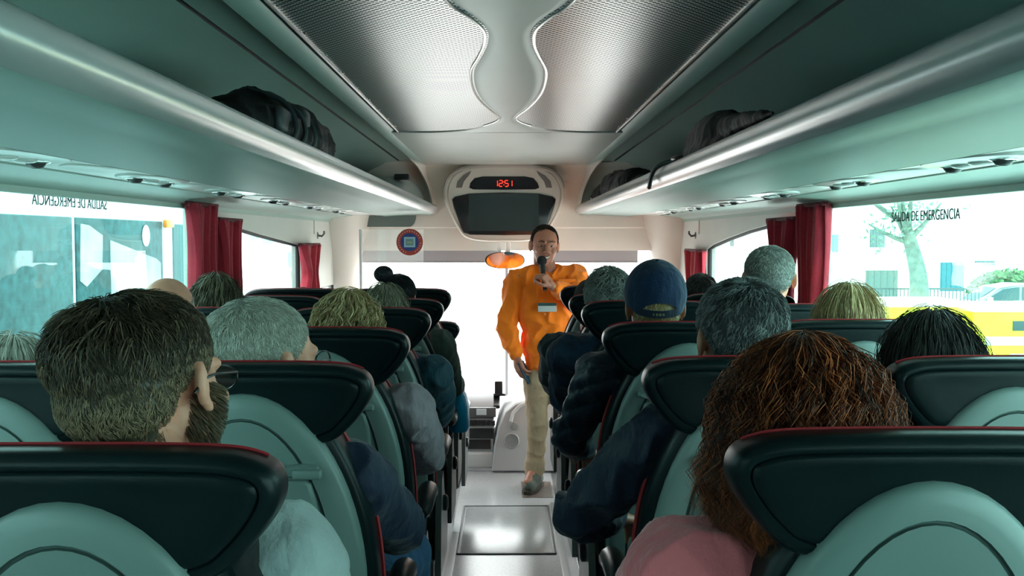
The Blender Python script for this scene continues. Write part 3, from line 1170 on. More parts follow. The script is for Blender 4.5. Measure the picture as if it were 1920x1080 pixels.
def make_seat():
    root = thing('coach_seat', 'seat', 'seat')
    # headrest: soft panel inside a seam groove, rounded rim
    g = G()
    H = HEADREST
    prof = [(0.0235, 0.0005), (0.0215, 0.0045), (0.019, 0.0005), (0.012, 0.001), (0.005, 0.006), (0.001, 0.014), (0.0, 0.026), (0.0, 0.062), (0.004, 0.078), (0.014, 0.090)]
    rr_ = [ring(inset2(H, d) if d else H, y) for d, y in prof]

    def towards(d, k, y):
        return ring([(x * k, -0.075 + (z + 0.075) * k) for x, z in inset2(H, d)], y)
    rr_ = [towards(0.0235, 0.35, 0.001), towards(0.0235, 0.75, 0.0), towards(0.0235, 0.93, -0.0015)] + rr_ + [towards(0.014, 0.85, 0.098), towards(0.014, 0.5, 0.101)]
    g.loft(rr_)
    g.build('headrest', LEATHER, root, 60)
    g = G()
    n = len(H) // 2
    seg_ = [(x, z) for x, z in H if z > -0.016]
    seg_ = sorted(seg_, key=lambda p: p[0])
    g.tube([(x * 1.004, 0.056 + lean(ZTOP + z), ZTOP + z + 0.0005) for x, z in seg_], 0.0026, 6)
    g.build('headrest_piping', PIPING, root)
    # backrest cushion with side bolsters
    g = G()
    prof = [(0.06, 0.024), (0.012, 0.022), (0.003, 0.032), (0.0, 0.05), (0.0, 0.095), (0.006, 0.118), (0.02, 0.130), (0.04, 0.125), (0.058, 0.108), (0.085, 0.104)]
    g.loft([ring(inset2(BACK, d) if d else BACK, y) for d, y in prof])
    g.build('backrest', LEATHER, root, 60)
    g = G()
    pb = [(x, z) for x, z in BACK if -0.72 < z < -0.13]
    for s in (-1, 1):
        q = sorted([p for p in pb if p[0] * s > 0.05], key=lambda p: p[1])
        g.tube([(x * 1.002, 0.118 + lean(ZTOP + z), ZTOP + z) for x, z in q], 0.0045, 6)
    g.build('backrest_piping', PIPING, root)
    # plastic back shell with the arched groove
    g = G()
    S = SHELLOUT
    g.use(SHELL)
    prof = [(0.0, 0.026), (0.0, 0.004), (0.003, -0.006), (0.010, -0.012), (0.030, -0.0165)]
    rings = [ring(inset2(S, d) if d else S, y) for d, y in prof]
    rings.append(ring(inner_arch(0.047), -0.0185))
    g.loft(rings, True, False)
    g.use(SHELL_SHADE)
    g.loft([ring(inner_arch(0.047), -0.0185), ring(inner_arch(0.049), -0.0125), ring(inner_arch(0.052), -0.0125), ring(inner_arch(0.0535), -0.0175)], False, False)
    g.use(SHELL)
    g.loft([ring(inner_arch(0.0535), -0.0175), ring(inner_arch(0.075), -0.0185), ring(inner_arch(0.11), -0.0185)], False, True)
    g.build('back_shell', None, root, 50)
    # folding tray with ledge and latch
    g = G()
    tray = mirror_loop([(0.0, -0.225), (0.118, -0.225), (0.128, -0.232), (0.138, -0.27), (0.146, -0.42), (0.147, -0.52), (0.138, -0.535), (0.0, -0.535)])
    g.loft([ring(tray, -0.014), ring(tray, -0.026), ring(inset2(tray, 0.006), -0.031)])
    t = g.build('tray_table', SHELL, root, 40)
    g = G()
    led = mirror_loop([(0.0, -0.196), (0.125, -0.192), (0.143, -0.196), (0.146, -0.206), (0.132, -0.214), (0.0, -0.216)])
    g.loft([ring(led, -0.014), ring(led, -0.040), ring(inset2(led, 0.004), -0.046)])
    g.build('ledge', SHELL, t, 40)
    g = G()
    z0 = ZTOP - 0.205
    g.box((0.10, -0.058 + lean(z0), z0 - 0.010), (0.155, -0.036 + lean(z0), z0 + 0.008), 0.005)
    g.build('latch', SHELL, t)
    # seat cushion, base, armrests
    g = G()
    g.box((-0.243, 0.16, 0.565), (0.243, 0.64, 0.70), 0.04)
    g.build('seat_cushion', LEATHER, root, 60)
    g = G()
    g.box((-0.235, 0.16, 0.43), (0.235, 0.58, 0.568), 0.02)
    g.box((-0.18, 0.24, 0.22), (0.18, 0.30, 0.44), 0.01)
    g.box((-0.18, 0.48, 0.22), (0.18, 0.54, 0.44), 0.01)
    g.build('base', mat('seat_base_plastic', (0.10, 0.105, 0.105), 0.4), root)
    for s in (-1, 1):
        g = G()
        pts = [(s * 0.222, 0.20, 0.86), (s * 0.222, 0.28, 0.872), (s * 0.222, 0.42, 0.868), (s * 0.222, 0.50, 0.855)]
        g.tube(catmull(pts, 4), [0.014, 0.022] + [0.025] * 9 + [0.022, 0.012], 12)
        g.build('armrest', mat('armrest_plastic', (0.035, 0.037, 0.038), 0.4), root, 60)
    return root


def side_fittings(root, s):
    """aisle side of a seat: side shield with recline button"""
    g = G()
    prof = [(0.17, 0.45), (0.20, 0.66), (0.26, 0.79), (0.34, 0.80), (0.40, 0.72), (0.50, 0.62), (0.58, 0.60), (0.60, 0.50), (0.56, 0.43)]
    x0, x1 = sorted((s * 0.246, s * 0.268))
    g.prism(prof, 'x', x0, x1)
    p = g.build('side_shield', mat('shield_plastic', (0.13, 0.14, 0.135), 0.35), root)
    g = G()
    g.lathe([(0.0, 0.0), (0.026, 0.0), (0.030, 0.004), (0.030, 0.014), (0.022, 0.020), (0.0, 0.020)], (0, 0, 0), 'x', 20)
    for i, v in enumerate(g.v):
        g.v[i] = (s * (0.266 + v[0]), 0.33 + v[1], 0.68 + v[2])
    g.build('recline_knob', BLACK, p)
    g = G()
    g.tube(catmull([(s * 0.262, 0.20, 0.885), (s * 0.262, 0.32, 0.90), (s * 0.262, 0.44, 0.895), (s * 0.262, 0.50, 0.875)], 4), [0.015, 0.025, 0.029] + [0.030] * 8 + [0.025, 0.015], 12)
    g.build('aisle_armrest', BLACK, root, 60)


SEATY = {'L': [1.10, 1.88, 2.63, 3.40, 4.12, 4.72], 'R': [1.19, 1.96, 2.80, 3.58, 4.30, 5.02]}
SEATX = {'LA': -0.502, 'LW': -1.0, 'RA': 0.524, 'RW': 1.022}
SEATS = [
    ('LA', 0, 0, 'aisle seat nearest on the left, behind the faded brown haircut'),
    ('LA', 1, 0, 'left aisle seat right behind the white-haired man in steel glasses'),
    ('LA', 2, 0, 'left aisle seat right behind the woman with tousled blonde hair'),
    ('LA', 3, 0, 'left aisle seat fourth from the camera, behind the ash-blonde passenger'),
    ('LA', 4, -0.012, 'left aisle seat fifth from the camera, behind the dark bun'),
    ('LA', 5, 0.0, 'foremost tall left aisle seat, beyond the dark bun passenger'),
    ('LW', 1, 0, 'left window seat at the photo edge behind the low white hair'),
    ('LW', 2, 0, 'left window seat behind the bald man in dark glasses'),
    ('LW', 3, 0, 'left window seat behind the passenger with brown streaked hair'),
    ('LW', 4, 0, 'left window seat fifth from the camera, standing empty'),
    ('LW', 5, 0, 'foremost left window seat behind the short dark head by the tied curtain'),
    ('RA', 0, 0, 'aisle seat nearest on the right, behind the auburn-haired woman in pink'),
    ('RA', 1, 0, 'right aisle seat behind the grey-haired man in the navy jacket'),
    ('RA', 2, 0, 'right aisle seat behind the man in the blue baseball cap'),
    ('RA', 3, 0.012, 'right aisle seat behind the curly grey-haired passenger'),
    ('RA', 4, 0, 'right aisle seat fifth from the camera, behind the passenger in dark teal'),
    ('RA', 5, 0, 'foremost right aisle seat beside the guide in orange'),
    ('RW', 1, 0, 'right window seat behind the woman with straight dark hair'),
    ('RW', 2, 0.006, 'right window seat behind the woman with the blonde bob'),
    ('RW', 3, 0, 'right window seat behind the tall man with cropped grey hair'),
    ('RW', 4, 0, 'right window seat fifth from the camera, behind the dark grey short-haired passenger'),
    ('RW', 5, 0, 'foremost right window seat next to the short red curtain'),
]
proto = {}
base_seat = make_seat()
first = True
proto_aisle = {}
for code, row, dz, lab in SEATS:
    side = code[0]
    if code[1] == 'A':
        if side not in proto_aisle:
            if side == 'L':
                r = base_seat
                spare = copy_tree(base_seat)
                side_fittings(r, 1)
                proto_aisle['L'] = r
            else:
                r = copy_tree(spare)
                side_fittings(r, -1)
                proto_aisle['R'] = r
        else:
            r = copy_tree(proto_aisle[side])
    elif spare is not None and code == 'LW' and row == 1:
        r = spare
    else:
        r = copy_tree(spare)
    r.location = (SEATX[code], SEATY[side][row], dz)
    tag(r, 'black coach seat, ' + lab, 'seat', 'coach seats in rows either side of the aisle')
# lower seat at the front on the left, next to the driver's place
r = copy_tree(proto_aisle['L'])
r.location = (-0.505, 5.66, -0.235)
tag(r, 'lower black coach seat at the left front, its top below the others', 'seat', 'coach seats in rows either side of the aisle')
# ------------------------------------------------------------------ people
from mathutils import noise as mnoise

HE = [((0, -0.014, 0.034), (0.076, 0.094, 0.084)),      # cranium
      ((0, 0.022, -0.020), (0.066, 0.066, 0.090)),      # face
      ((0, 0.030, -0.070), (0.051, 0.054, 0.046)),      # jaw
      ((0, -0.045, -0.008), (0.064, 0.056, 0.062)),     # occiput
      ((0, -0.030, -0.105), (0.054, 0.056, 0.090))]     # neck
HO = np.array((0, -0.010, 0.020))


def head_radial(d):
    """distance from HO to the head surface along unit directions d (N,3)"""
    best = np.zeros(len(d))
    for c, r in HE:
        r = np.array(r)
        o = (HO - np.array(c)) / r
        q = d / r
        A = (q * q).sum(1)
        B = (q * o).sum(1)
        C = (o * o).sum() - 1
        disc = B * B - A * C
        t = np.where(disc > 0, (-B + np.sqrt(np.maximum(disc, 0))) / A, 0)
        best = np.maximum(best, t)
    return best


def head_parts(g, M, ears=True, jawy=0.0):
    g.M = M
    for c, r in HE:
        g.ell(c, r, None, 36, 20)
    g.ell((0, 0.072, -0.098), (0.022, 0.017, 0.017))                 # chin
    g.cap((0, 0.086, 0.012), 0.008, (0, 0.104, -0.026), 0.0125)      # nose ridge
    for s in (-1, 1):
        g.ell((s * 0.012, 0.092, -0.030), (0.009, 0.011, 0.008))     # nostril wing
        g.cap((s * 0.012, 0.083, 0.026), 0.011, (s * 0.044, 0.068, 0.026), 0.011)   # brow
        g.ell((s * 0.040, 0.062, -0.022), (0.022, 0.024, 0.020))     # cheek
        g.cap((s * 0.002, 0.085, -0.053), 0.007, (s * 0.021, 0.078, -0.055), 0.005)
        g.cap((s * 0.002, 0.084, -0.066), 0.008, (s * 0.019, 0.076, -0.064), 0.005)
        g.ell((s * 0.030, 0.066, 0.006), (0.016, 0.014, 0.012))      # eyelids
        if ears:
            ex = s * 0.0815
            rot = Matrix.Rotation(s * R(28), 3, 'Z')
            pts = []
            for k in range(14):
                a = R(-150 + k * 22.5)
                wz = 0.031 if math.sin(a) > 0 else 0.027
                q = rot @ Vector((0, -0.016 * math.cos(a + 0.0), wz * math.sin(a)))
                pts.append(Vector((ex, -0.010, -0.004)) + q + Vector((0, -0.10 * q.z * 0.6, 0)))
            g.tube(pts, [0.0040] * len(pts), 8)
            g.ell((ex - s * 0.001, -0.010, -0.003), (0.0072, 0.0180, 0.031), rot.to_quaternion())
            g.ell((ex - s * 0.001, -0.001, -0.032), (0.005, 0.008, 0.009))
    g.M = Matrix.Identity(4)


def hand(g, wrist, fwd, nrm, sc=1.0, curl=(35, 40, 30), left=False, spread=7, thumb_out=40, thumb_curl=20):
    """palm, four unequal bent fingers, and a thumb from the side of the palm; nrm = back of the hand"""
    f = Vector(fwd).normalized()
    n = Vector(nrm)
    n = (n - f * n.dot(f)).normalized()
    x = f.cross(n) * (-1 if left else 1)         # towards the thumb side
    w = Vector(wrist)
    g.cap(w, 0.024 * sc, w + f * 0.03 * sc, 0.022 * sc)
    for k in range(4):
        b = w + x * (0.028 - 0.0187 * k) * sc
        g.cap(w + f * 0.02 * sc + x * (0.018 - 0.012 * k) * sc, 0.014 * sc, b + f * (0.088 - 0.004 * abs(k - 1)) * sc, 0.0115 * sc)
    L = [(0.042, 0.026, 0.021), (0.047, 0.030, 0.022), (0.043, 0.028, 0.021), (0.034, 0.021, 0.018)]
    for k in range(4):
        p = w + x * (0.028 - 0.0187 * k) * sc + f * (0.090 - 0.004 * abs(k - 1)) * sc
        a = R(spread * (1.5 - k))
        d = (f * math.cos(a) + x * math.sin(a)).normalized()
        ax = d.cross(n).normalized()
        rr = 0.0098 * sc
        for j in range(3):
            d = Quaternion(ax, R(-(curl[j] + 3 * k))) @ d
            e = p + d * L[k][j] * sc
            g.cap(p, rr, e, rr * 0.9, 10)
            rr *= 0.9
            p = e
    p = w + f * 0.025 * sc + x * 0.022 * sc
    d = (f * math.cos(R(thumb_out)) + x * math.sin(R(thumb_out)) - n * 0.25).normalized()
    rr = 0.0125 * sc
    for ln in (0.040, 0.034, 0.026):
        e = p + d * ln * sc
        g.cap(p, rr, e, rr * 0.88, 10)
        rr *= 0.88
        p = e
        d = (Quaternion(n, R(thumb_curl) * (1 if not left else -1)) @ d - n * 0.12).normalized()


def strands_mesh(name, P, rad, tone, under, m, parent, nside=3):
    """hair as fine tapered tubes: P (N,S,3); under = list of (verts, faces, tone) shells"""
    N, S, _ = P.shape
    T = np.gradient(P, axis=1)
    T /= np.linalg.norm(T, axis=2, keepdims=True) + 1e-9
    ref = np.tile(np.array((0.31, 0.57, 0.76)), (N, S, 1))
    U = np.cross(T, ref)
    U /= np.linalg.norm(U, axis=2, keepdims=True) + 1e-9
    W = np.cross(T, U)
    taper = np.interp(np.linspace(0, 1, S), [0, 0.6, 1], [1.0, 0.85, 0.15])
    V = np.zeros((N, S, nside, 3))
    for k in range(nside):
        a = 2 * PI * k / nside
        V[:, :, k] = P + (U * math.cos(a) + W * math.sin(a)) * (rad * taper)[None, :, None]
    V = V.reshape(-1, 3)
    ton = np.repeat(tone, S * nside)
    i = np.arange(N)[:, None, None] * (S * nside)
    j = np.arange(S - 1)[None, :, None] * nside
    k = np.arange(nside)[None, None, :]
    k2 = (k + 1) % nside
    F = np.stack([i + j + k, i + j + k2, i + j + nside + k2, i + j + nside + k], -1).reshape(-1, 4)
    vs, fs, ts = [V], [F], [ton]
    base = len(V)
    for uv, uf, ut in under:
        vs.append(np.array(uv))
        fs.append(np.array(uf) + base)
        ts.append(np.full(len(uv), ut) if np.isscalar(ut) else np.array(ut))
        base += len(uv)
    V = np.concatenate(vs).astype(np.float32)
    F = np.concatenate(fs).astype(np.int32)
    ton = np.concatenate(ts).astype(np.float32)
    me = bpy.data.meshes.new(name)
    me.vertices.add(len(V))
    me.vertices.foreach_set('co', V.ravel())
    me.loops.add(len(F) * 4)
    me.loops.foreach_set('vertex_index', F.ravel())
    me.polygons.add(len(F))
    me.polygons.foreach_set('loop_start', np.arange(0, len(F) * 4, 4, dtype=np.int32))
    at_ = me.attributes.new('tone', 'FLOAT', 'POINT')
    at_.data.foreach_set('value', ton)
    me.materials.append(m)
    me.update(calc_edges=True)
    me.validate()
    return link(name, me, parent, 180)


def xf(M, P):
    A = np.array(M)
    return P @ A[:3, :3].T + A[:3, 3]


TILT = R(22)
CT, ST = math.cos(TILT), math.sin(TILT)


def dirs(a, psi):
    x = np.sin(psi) * np.sin(a)
    y = np.sin(psi) * np.cos(a)
    z = np.cos(psi)
    # crown tipped backwards
    return np.stack([x, y * CT - z * ST, y * ST + z * CT], -1)


def sstep(a, b, x):
    t = np.clip((x - a) / (b - a), 0, 1)
    return t * t * (3 - 2 * t)


def hairline(nape=112, front=74):
    ka = np.radians([0, 45, 72, 84, 98, 112, 130, 155, 180])
    kp = np.radians([front, front + 8, 98, 106, 96, 104, nape - 3, nape, nape])
    return lambda a: np.interp(np.abs((a + PI) % (2 * PI) - PI), ka, kp)


def hair_short(parent, M, m, seed, n=4000, top=0.016, side=0.006, length=0.03, rad=0.0009, nape=112, front=74, lift=0.4, curl=0.0, tone=(0.25, 0.9), start=0.0, clump=0.3, fade=0.0, name='hair'):
    rng = np.random.default_rng(seed)
    hl = hairline(nape, front)
    a = rng.uniform(-PI, PI, n)
    pe = hl(a)
    p0 = np.arccos(1 - rng.uniform(0, 1, n) * (1 - np.cos(pe)))
    if start:
        keep = p0 > R(start) * (0.85 + 0.3 * rng.random(n))
        a, pe, p0 = a[keep], pe[keep], p0[keep]
        n = len(a)
    S = 5

    def thick(psi):
        return top + (side - top) * sstep(R(35), R(85), psi)
    ln = length * (0.35 + 0.65 * (1 - sstep(R(45), R(95), p0))) * rng.uniform(0.6, 1.1, n)
    cl = np.array([mnoise.noise(Vector((math.sin(x) * 6 * q, math.cos(x) * 6 * q, q * 5 + seed))) for x, q in zip(a, p0)])
    P = np.zeros((n, S, 3))
    da = rng.normal(0, 0.25, n) + cl * 1.2
    ph = rng.uniform(0, 2 * PI, n)
    for k in range(S):
        t = k / (S - 1)
        psi = p0 + ln * t / 0.10
        aa = a + da * ln * t / (0.10 * np.maximum(np.sin(psi), 0.25)) + curl * np.sin(ph + t * 5) * 0.5
        psi = psi + curl * np.cos(ph + t * 5) * 0.4
        d = dirs(aa, psi)
        edge = 1 - 0.75 * sstep(-0.22, 0.0, p0 - pe)
        off = thick(psi) * edge * (0.75 + lift * t * rng.uniform(0.2, 1.0, n) + 0.35 * cl) * (1 if k else 0.4) + curl * 0.008 * np.sin(ph * 2 + t * 4)
        P[:, k] = HO + d * (head_radial(d) + off)[:, None]
    # undershell
    na, npz = 64, 18
    A = np.linspace(-PI, PI, na, endpoint=False)
    uv, uf = [], []
    for j in range(npz + 1):
        f = j / npz
        pe2 = hl(A)
        psi = R(start) * 0.95 + (pe2 - R(start) * 0.95) * f
        d = dirs(A, psi)
        e = 1 - sstep(0.86, 1.0, f)
        if start:
            e = e * sstep(0.0, 0.12, f)
        off = thick(psi) * 0.72 * e - 0.0025 * (1 - e)
        uv.append(HO + d * (head_radial(d) + off)[:, None])
    uv = np.concatenate(uv)
    for j in range(npz):
        for i in range(na):
            b = (i + 1) % na
            uf.append((j * na + i, (j + 1) * na + i, (j + 1) * na + b, j * na + b))
    tn = np.clip(rng.uniform(tone[0], tone[1], n) + clump * cl + fade * sstep(R(55), R(105), p0), 0, 1)
    ut = tone[0] * 0.6 + fade * 0.7 * np.repeat(sstep(R(55), R(105), np.linspace(0, R(nape), npz + 1)), na)
    return strands_mesh(name, xf(M, P), rad, tn, [(xf(M, uv), uf, ut)], m, parent)


def hair_long(parent, M, m, seed, n=3000, R3=(0.094, 0.115, 0.132), c=(0, -0.018, 0.0), hang=0.08, flare=((0, 1.0), (1, 1.0)), wave=0.0, freq=3.0, rad=0.0011, face=70, tone=(0.15, 0.9), frizz=0.0, part=0.0, clump=0.35, taper_in=0.0, name='hair'):
    rng = np.random.default_rng(seed)
    S = 14
    fa = R(face)
    fx, fy = zip(*flare)
    up = PI / 2 * R3[2] * 0.95

    def env(a, s, k):
        """a azimuth, s length along the meridian from the crown (m), k radial factor"""
        psi = np.clip(s / up, 0, 1) * PI / 2
        h = np.maximum(0, s - up)
        t = h / max(hang, 1e-6)
        fl = np.interp(t, fx, fy)
        x = R3[0] * np.sin(psi) * np.sin(a) * k * fl
        y = R3[1] * np.sin(psi) * np.cos(a) * k * fl
        z = R3[2] * np.cos(psi) * (0.35 + 0.65 * k) - h
        return np.stack([x + c[0], y + c[1], z + c[2]], -1)
    a = rng.uniform(fa * 0.55, 2 * PI - fa * 0.55, n)
    s0 = rng.uniform(0.0, 0.75, n) ** 1.2 * up
    s0 = np.where(np.abs((a + PI) % (2 * PI) - PI) < fa, rng.uniform(0, 0.35, n) * up, s0)
    s1 = (up + hang) * rng.uniform(0.72, 1.03, n)
    k = 1 - 0.14 * rng.random(n) ** 2
    fly = rng.random(n) < frizz
    k = np.where(fly, k + rng.uniform(0.02, 0.16, n), k)
    cl = np.array([mnoise.noise(Vector((math.sin(x) * 5, math.cos(x) * 5, seed + 0.5 * q))) for x, q in zip(a, s0 * 10)])
    cl2 = np.array([mnoise.noise(Vector((math.sin(x) * 14, math.cos(x) * 14, seed + 7))) for x in a])
    ph = cl * 5 + cl2 * 5 + rng.normal(0, 0.3, n)
    P = np.zeros((n, S, 3))
    a_target = np.where(a < PI, np.maximum(a, fa), np.minimum(a, 2 * PI - fa))
    for q in range(S):
        t = q / (S - 1)
        s = s0 + (s1 - s0) * t
        amp = wave * np.clip((s - 0.03) / 0.1, 0, 1)
        w1 = amp * np.sin(ph + s * freq * 2 * PI / 0.1)
        w2 = amp * np.cos(ph * 1.3 + s * freq * 2 * PI / 0.1)
        am = a + (a_target - a) * min(1, t * 2)
        aa = am + w1 / 0.1 + cl2 * 0.22 * t
        rr = k + w2 / 0.13 + 0.05 * cl2 + np.where(fly, 0.05 * np.sin(ph * 3 + t * 9), 0) - taper_in * np.clip((s - up) / max(hang, 1e-6), 0, 1) ** 2
        p = env(aa, s, rr)
        P[:, q] = p
    na, ns = 56, 20
    A = np.linspace(fa, 2 * PI - fa, na)
    uv, uf = [], []
    for j in range(ns + 1):
        s = np.full(na, (up + hang * 0.90) * j / ns)
        # the shell closes to a full cap over the crown
        aa = A if j > 7 else (A - PI) * (1 + (PI / (PI - fa) - 1) * (1 - j / 8)) + PI
        uv.append(env(aa, s, np.full(na, 0.87 - taper_in * 0.8 * max(0, (s[0] - up) / max(hang, 1e-6)) ** 2)))
    uv = np.concatenate(uv)
    for j in range(ns):
        for i in range(na - 1):
            uf.append((j * na + i, (j + 1) * na + i, (j + 1) * na + i + 1, j * na + i + 1))
    tn = np.clip(rng.uniform(tone[0], tone[1], n) + clump * cl2 + clump * 0.5 * cl, 0, 1)
    return strands_mesh(name, xf(M, P), rad, tn, [(xf(M, uv), uf, tone[0] * 0.5)], m, parent)


SKIN = mat('skin_fair', (0.72, 0.30, 0.20), 0.5, var=(25, 0.10), bump=(500, 0.08), sss=0.05)
SKIN2 = mat('skin_ruddy', (0.44, 0.175, 0.11), 0.45, var=(22, 0.12), bump=(450, 0.08), sss=0.05)
LENSM = glass('spectacle_lens', (0.93, 0.95, 0.95), 0.8)
EYEW = mat('eye_white', (0.42, 0.38, 0.35), 0.3)
IRIS = mat('iris_brown', (0.05, 0.03, 0.02), 0.2)


def eyes(M, parent):
    for s in (-1, 1):
        g = G()
        g.M = M
        g.use(EYEW).ell((s * 0.030, 0.0715, 0.003), (0.0125, 0.0105, 0.0065), None, 14, 10)
        g.use(IRIS).ell((s * 0.030, 0.0795, 0.003), (0.0055, 0.004, 0.0050), None, 12, 8)
        g.build('eye', None, parent, 180)


def glasses(M, parent, m=None):
    m = m or mat('thin_dark_frame', (0.02, 0.02, 0.022), 0.3, metal=0.5)
    g = G()
    g.M = M
    for s in (-1, 1):
        g.tube([(s * 0.034 + 0.024 * math.cos(a), 0.105 - 0.010 * abs(math.cos(a)) * (1 if math.cos(a) * s > 0 else 0.2), 0.004 + 0.018 * math.sin(a)) for a in [2 * PI * k / 20 for k in range(20)]], 0.0013, 6, True)
        g.tube([(s * 0.058, 0.096, 0.008), (s * 0.074, 0.070, 0.010), (s * 0.084, 0.010, 0.010), (s * 0.087, -0.012, 0.006), (s * 0.083, -0.030, -0.012)], [0.0014, 0.0016, 0.0018, 0.0022, 0.0022], 6)
    g.tube([(-0.011, 0.104, 0.008), (0, 0.107, 0.011), (0.011, 0.104, 0.008)], 0.0013, 6)
    o = g.build('glasses', m, parent, 60)
    for s in (-1, 1):
        g = G()
        g.M = M

        def ringp(yy):
            return [(s * 0.034 + 0.023 * math.cos(a), yy - 0.010 * abs(math.cos(a)) * (1 if math.cos(a) * s > 0 else 0.2), 0.004 + 0.017 * math.sin(a)) for a in [2 * PI * k / 20 for k in range(20)]]
        g.loft([ringp(0.1045), ringp(0.1055)])
        g.build('lens', LENSM, o, 30)
    return o


def crumple(me, amp, scale, seed, axis=(1, 1, 1), quilt=None):
    """fold relief in cloth; quilt=(spacing, depth) adds padded bands"""
    n = len(me.vertices)
    co = np.empty(n * 3, np.float32)
    me.vertices.foreach_get('co', co)
    co = co.reshape(-1, 3)
    me.update()
    no = np.array([v.normal[:] for v in me.vertices])
    ax = np.array(axis)
    q = co * ax * scale + seed
    d = np.array([(1 - abs(mnoise.noise(Vector(p)))) ** 3 * 1.3 - 0.75 + 0.7 * mnoise.noise(Vector(p * 0.45)) + 0.25 * mnoise.noise(Vector(p * 2.6)) for p in q]) * amp
    if quilt:
        ph = (co[:, 2] + 0.25 * co[:, 1] + 0.25 * np.abs(co[:, 0])) / quilt[0]
        d = d + quilt[1] * (np.abs(np.sin(ph * PI)) ** 0.6 - 0.6)
    co = co + no * d[:, None]
    me.vertices.foreach_set('co', co.ravel().astype(np.float32))
    me.update()


def cloth_mat(name, col, rough=0.8, sc=700, sheen=0.15, var=0.08):
    return mat(name, col, rough, bump=(24, 0.55, (1, 1, 0.55), 0.022), var=(9, var), sheen=sheen, spec=0.25)


def passenger(label, code, row, cx, top, wpx, y, yaw=0, pitch=4, roll=0, zs=None, hair=None, jacket=None, skin=None, glass_=False, seed=1, arms=None, wide=1.0, quilt=None, collar=True, hair_t=(0.016, 0.008), dx=0.0, sh_z=0.0, s=None, cz_off=0.0, trousers=None, vox=0.0065, cat='person', hood=None, fold=0.009, knees=None):
    """seated figure; cx, top, wpx = head centre column, head top row and head width in the photo, y = distance"""
    side = code[0]
    wide *= 0.90 if code[1] == 'W' else 1.0
    skin = skin or SKIN
    ppm = FPX / y
    apparent = R(yaw) - math.atan2(cx - 947, FPX)        # turn of the head relative to the sight line
    if s is None:
        ext = wpx / 2 / ppm - hair_t[1]
        s = ext / math.sqrt((0.076 * math.cos(apparent)) ** 2 + (0.099 * math.sin(apparent)) ** 2)
    zs = zs or s
    hc = at(cx, top, y)
    hc.z -= 0.118 * zs + hair_t[0]
    hc.z += cz_off
    bx = SEATX[code] + dx
    by = SEATY[side][row] + 0.33
    base = Vector((bx, by, 0.22))
    root = thing('person', label, cat, base, 0, 'seated passengers')
    H = hc - base                                         # head centre in the figure's own frame
    MH = Matrix.Translation(H) @ Matrix.Rotation(-R(yaw), 4, 'Z') @ Matrix.Rotation(-R(pitch), 4, 'X') @ Matrix.Rotation(R(roll), 4, 'Y') @ Matrix.Diagonal((s, s, zs, 1))
    k = (s + 1) / 2
    N = Vector((H.x * 0.85, H.y - 0.035 * k, H.z - 0.150 * k))        # neck root
    N.y = max(N.y, -0.16)
    S = {q: N + Vector((q * 0.182 * wide, 0.0, -0.048 + sh_z)) for q in (-1, 1)}
    chest = Vector((N.x * 0.6, N.y * 0.4 + 0.015, N.z - 0.24))
    pel = Vector((0, 0.0, 0.585))
    E, W_ = {}, {}
    for q in (-1, 1):
        E[q] = S[q] + Vector((q * (0.0 if code[1] == 'W' else 0.035), 0.07, -0.27))
        W_[q] = Vector((q * 0.10, 0.27, 0.70))
    for q, (e, w) in (arms or {}).items():
        E[q] = Vector(e) - base
        W_[q] = Vector(w) - base
    KN = {q: Vector((q * 0.115, 0.40, 0.575)) for q in (-1, 1)}
    AN = {q: Vector((q * 0.115, 0.37, 0.10)) for q in (-1, 1)}
    for q, kp in (knees or {}).items():
        KN[q] = Vector(kp) - base
        AN[q] = Vector((KN[q].x, KN[q].y - 0.03, 0.10))
    # one continuous body
    g = G()
    head_parts(g, MH)
    g.cap(H + Vector((0, -0.025, -0.07)) * k, 0.050 * k, N + Vector((0, 0, -0.03)), 0.058 * k)
    g.cap(S[-1], 0.044, S[1], 0.044)
    g.ell(chest, (0.145 * wide, 0.09, 0.20))
    g.ell(pel + Vector((0, 0, 0.07)), (0.145 * wide, 0.095, 0.15))
    for q in (-1, 1):
        g.cap(S[q], 0.042, E[q], 0.034)
        g.cap(E[q], 0.033, W_[q], 0.025)
        hd = (W_[q] - E[q]).normalized()
        hand(g, W_[q], (hd + Vector((-q * 0.3, 0.3, -0.2))), (0, 0.1, 1), 0.95, (25, 30, 20), left=(q < 0))
        g.cap((q * 0.09, 0.02, 0.565), 0.075, KN[q], 0.055)
        g.cap(KN[q], 0.052, AN[q], 0.035)
        g.cap(AN[q] + Vector((0, -0.01, -0.03)), 0.035, AN[q] + Vector((q * 0.005, 0.13, -0.055)), 0.028)
    me = blob(g, vox, 3)
    me.materials.append(skin)
    link('body', me, root, 180)
    eyes(MH, root)
    # upper garment
    jacket = jacket or cloth_mat('charcoal_cloth', (0.03, 0.032, 0.035))
    g = G()
    g.cap(S[-1] + Vector((0.0, 0, -0.01)), 0.078, S[1] + Vector((0.0, 0, -0.01)), 0.078)
    g.cap(N + Vector((-0.07, 0, -0.03)), 0.062, S[-1], 0.070)
    g.cap(N + Vector((0.07, 0, -0.03)), 0.062, S[1], 0.070)
    g.ell(chest + Vector((0, 0.01, 0)), (0.188 * wide, 0.125, 0.235))
    g.ell(pel + Vector((0, 0.015, 0.10)), (0.185 * wide, 0.125, 0.18))
    for q in (-1, 1):
        g.cap(S[q] + Vector((0, 0, -0.01)), 0.076, E[q], 0.060)
        g.cap(E[q], 0.060, W_[q] - (W_[q] - E[q]).normalized() * 0.015, 0.042)
    if collar:
        ring_ = []
        for i in range(18):
            a = 2 * PI * i / 18
            ring_.append(N + Vector((0.070 * k * math.cos(a), 0.072 * k * math.sin(a), 0.018 - 0.020 * math.sin(a))))
        g.tube(ring_, 0.017, 8, True)
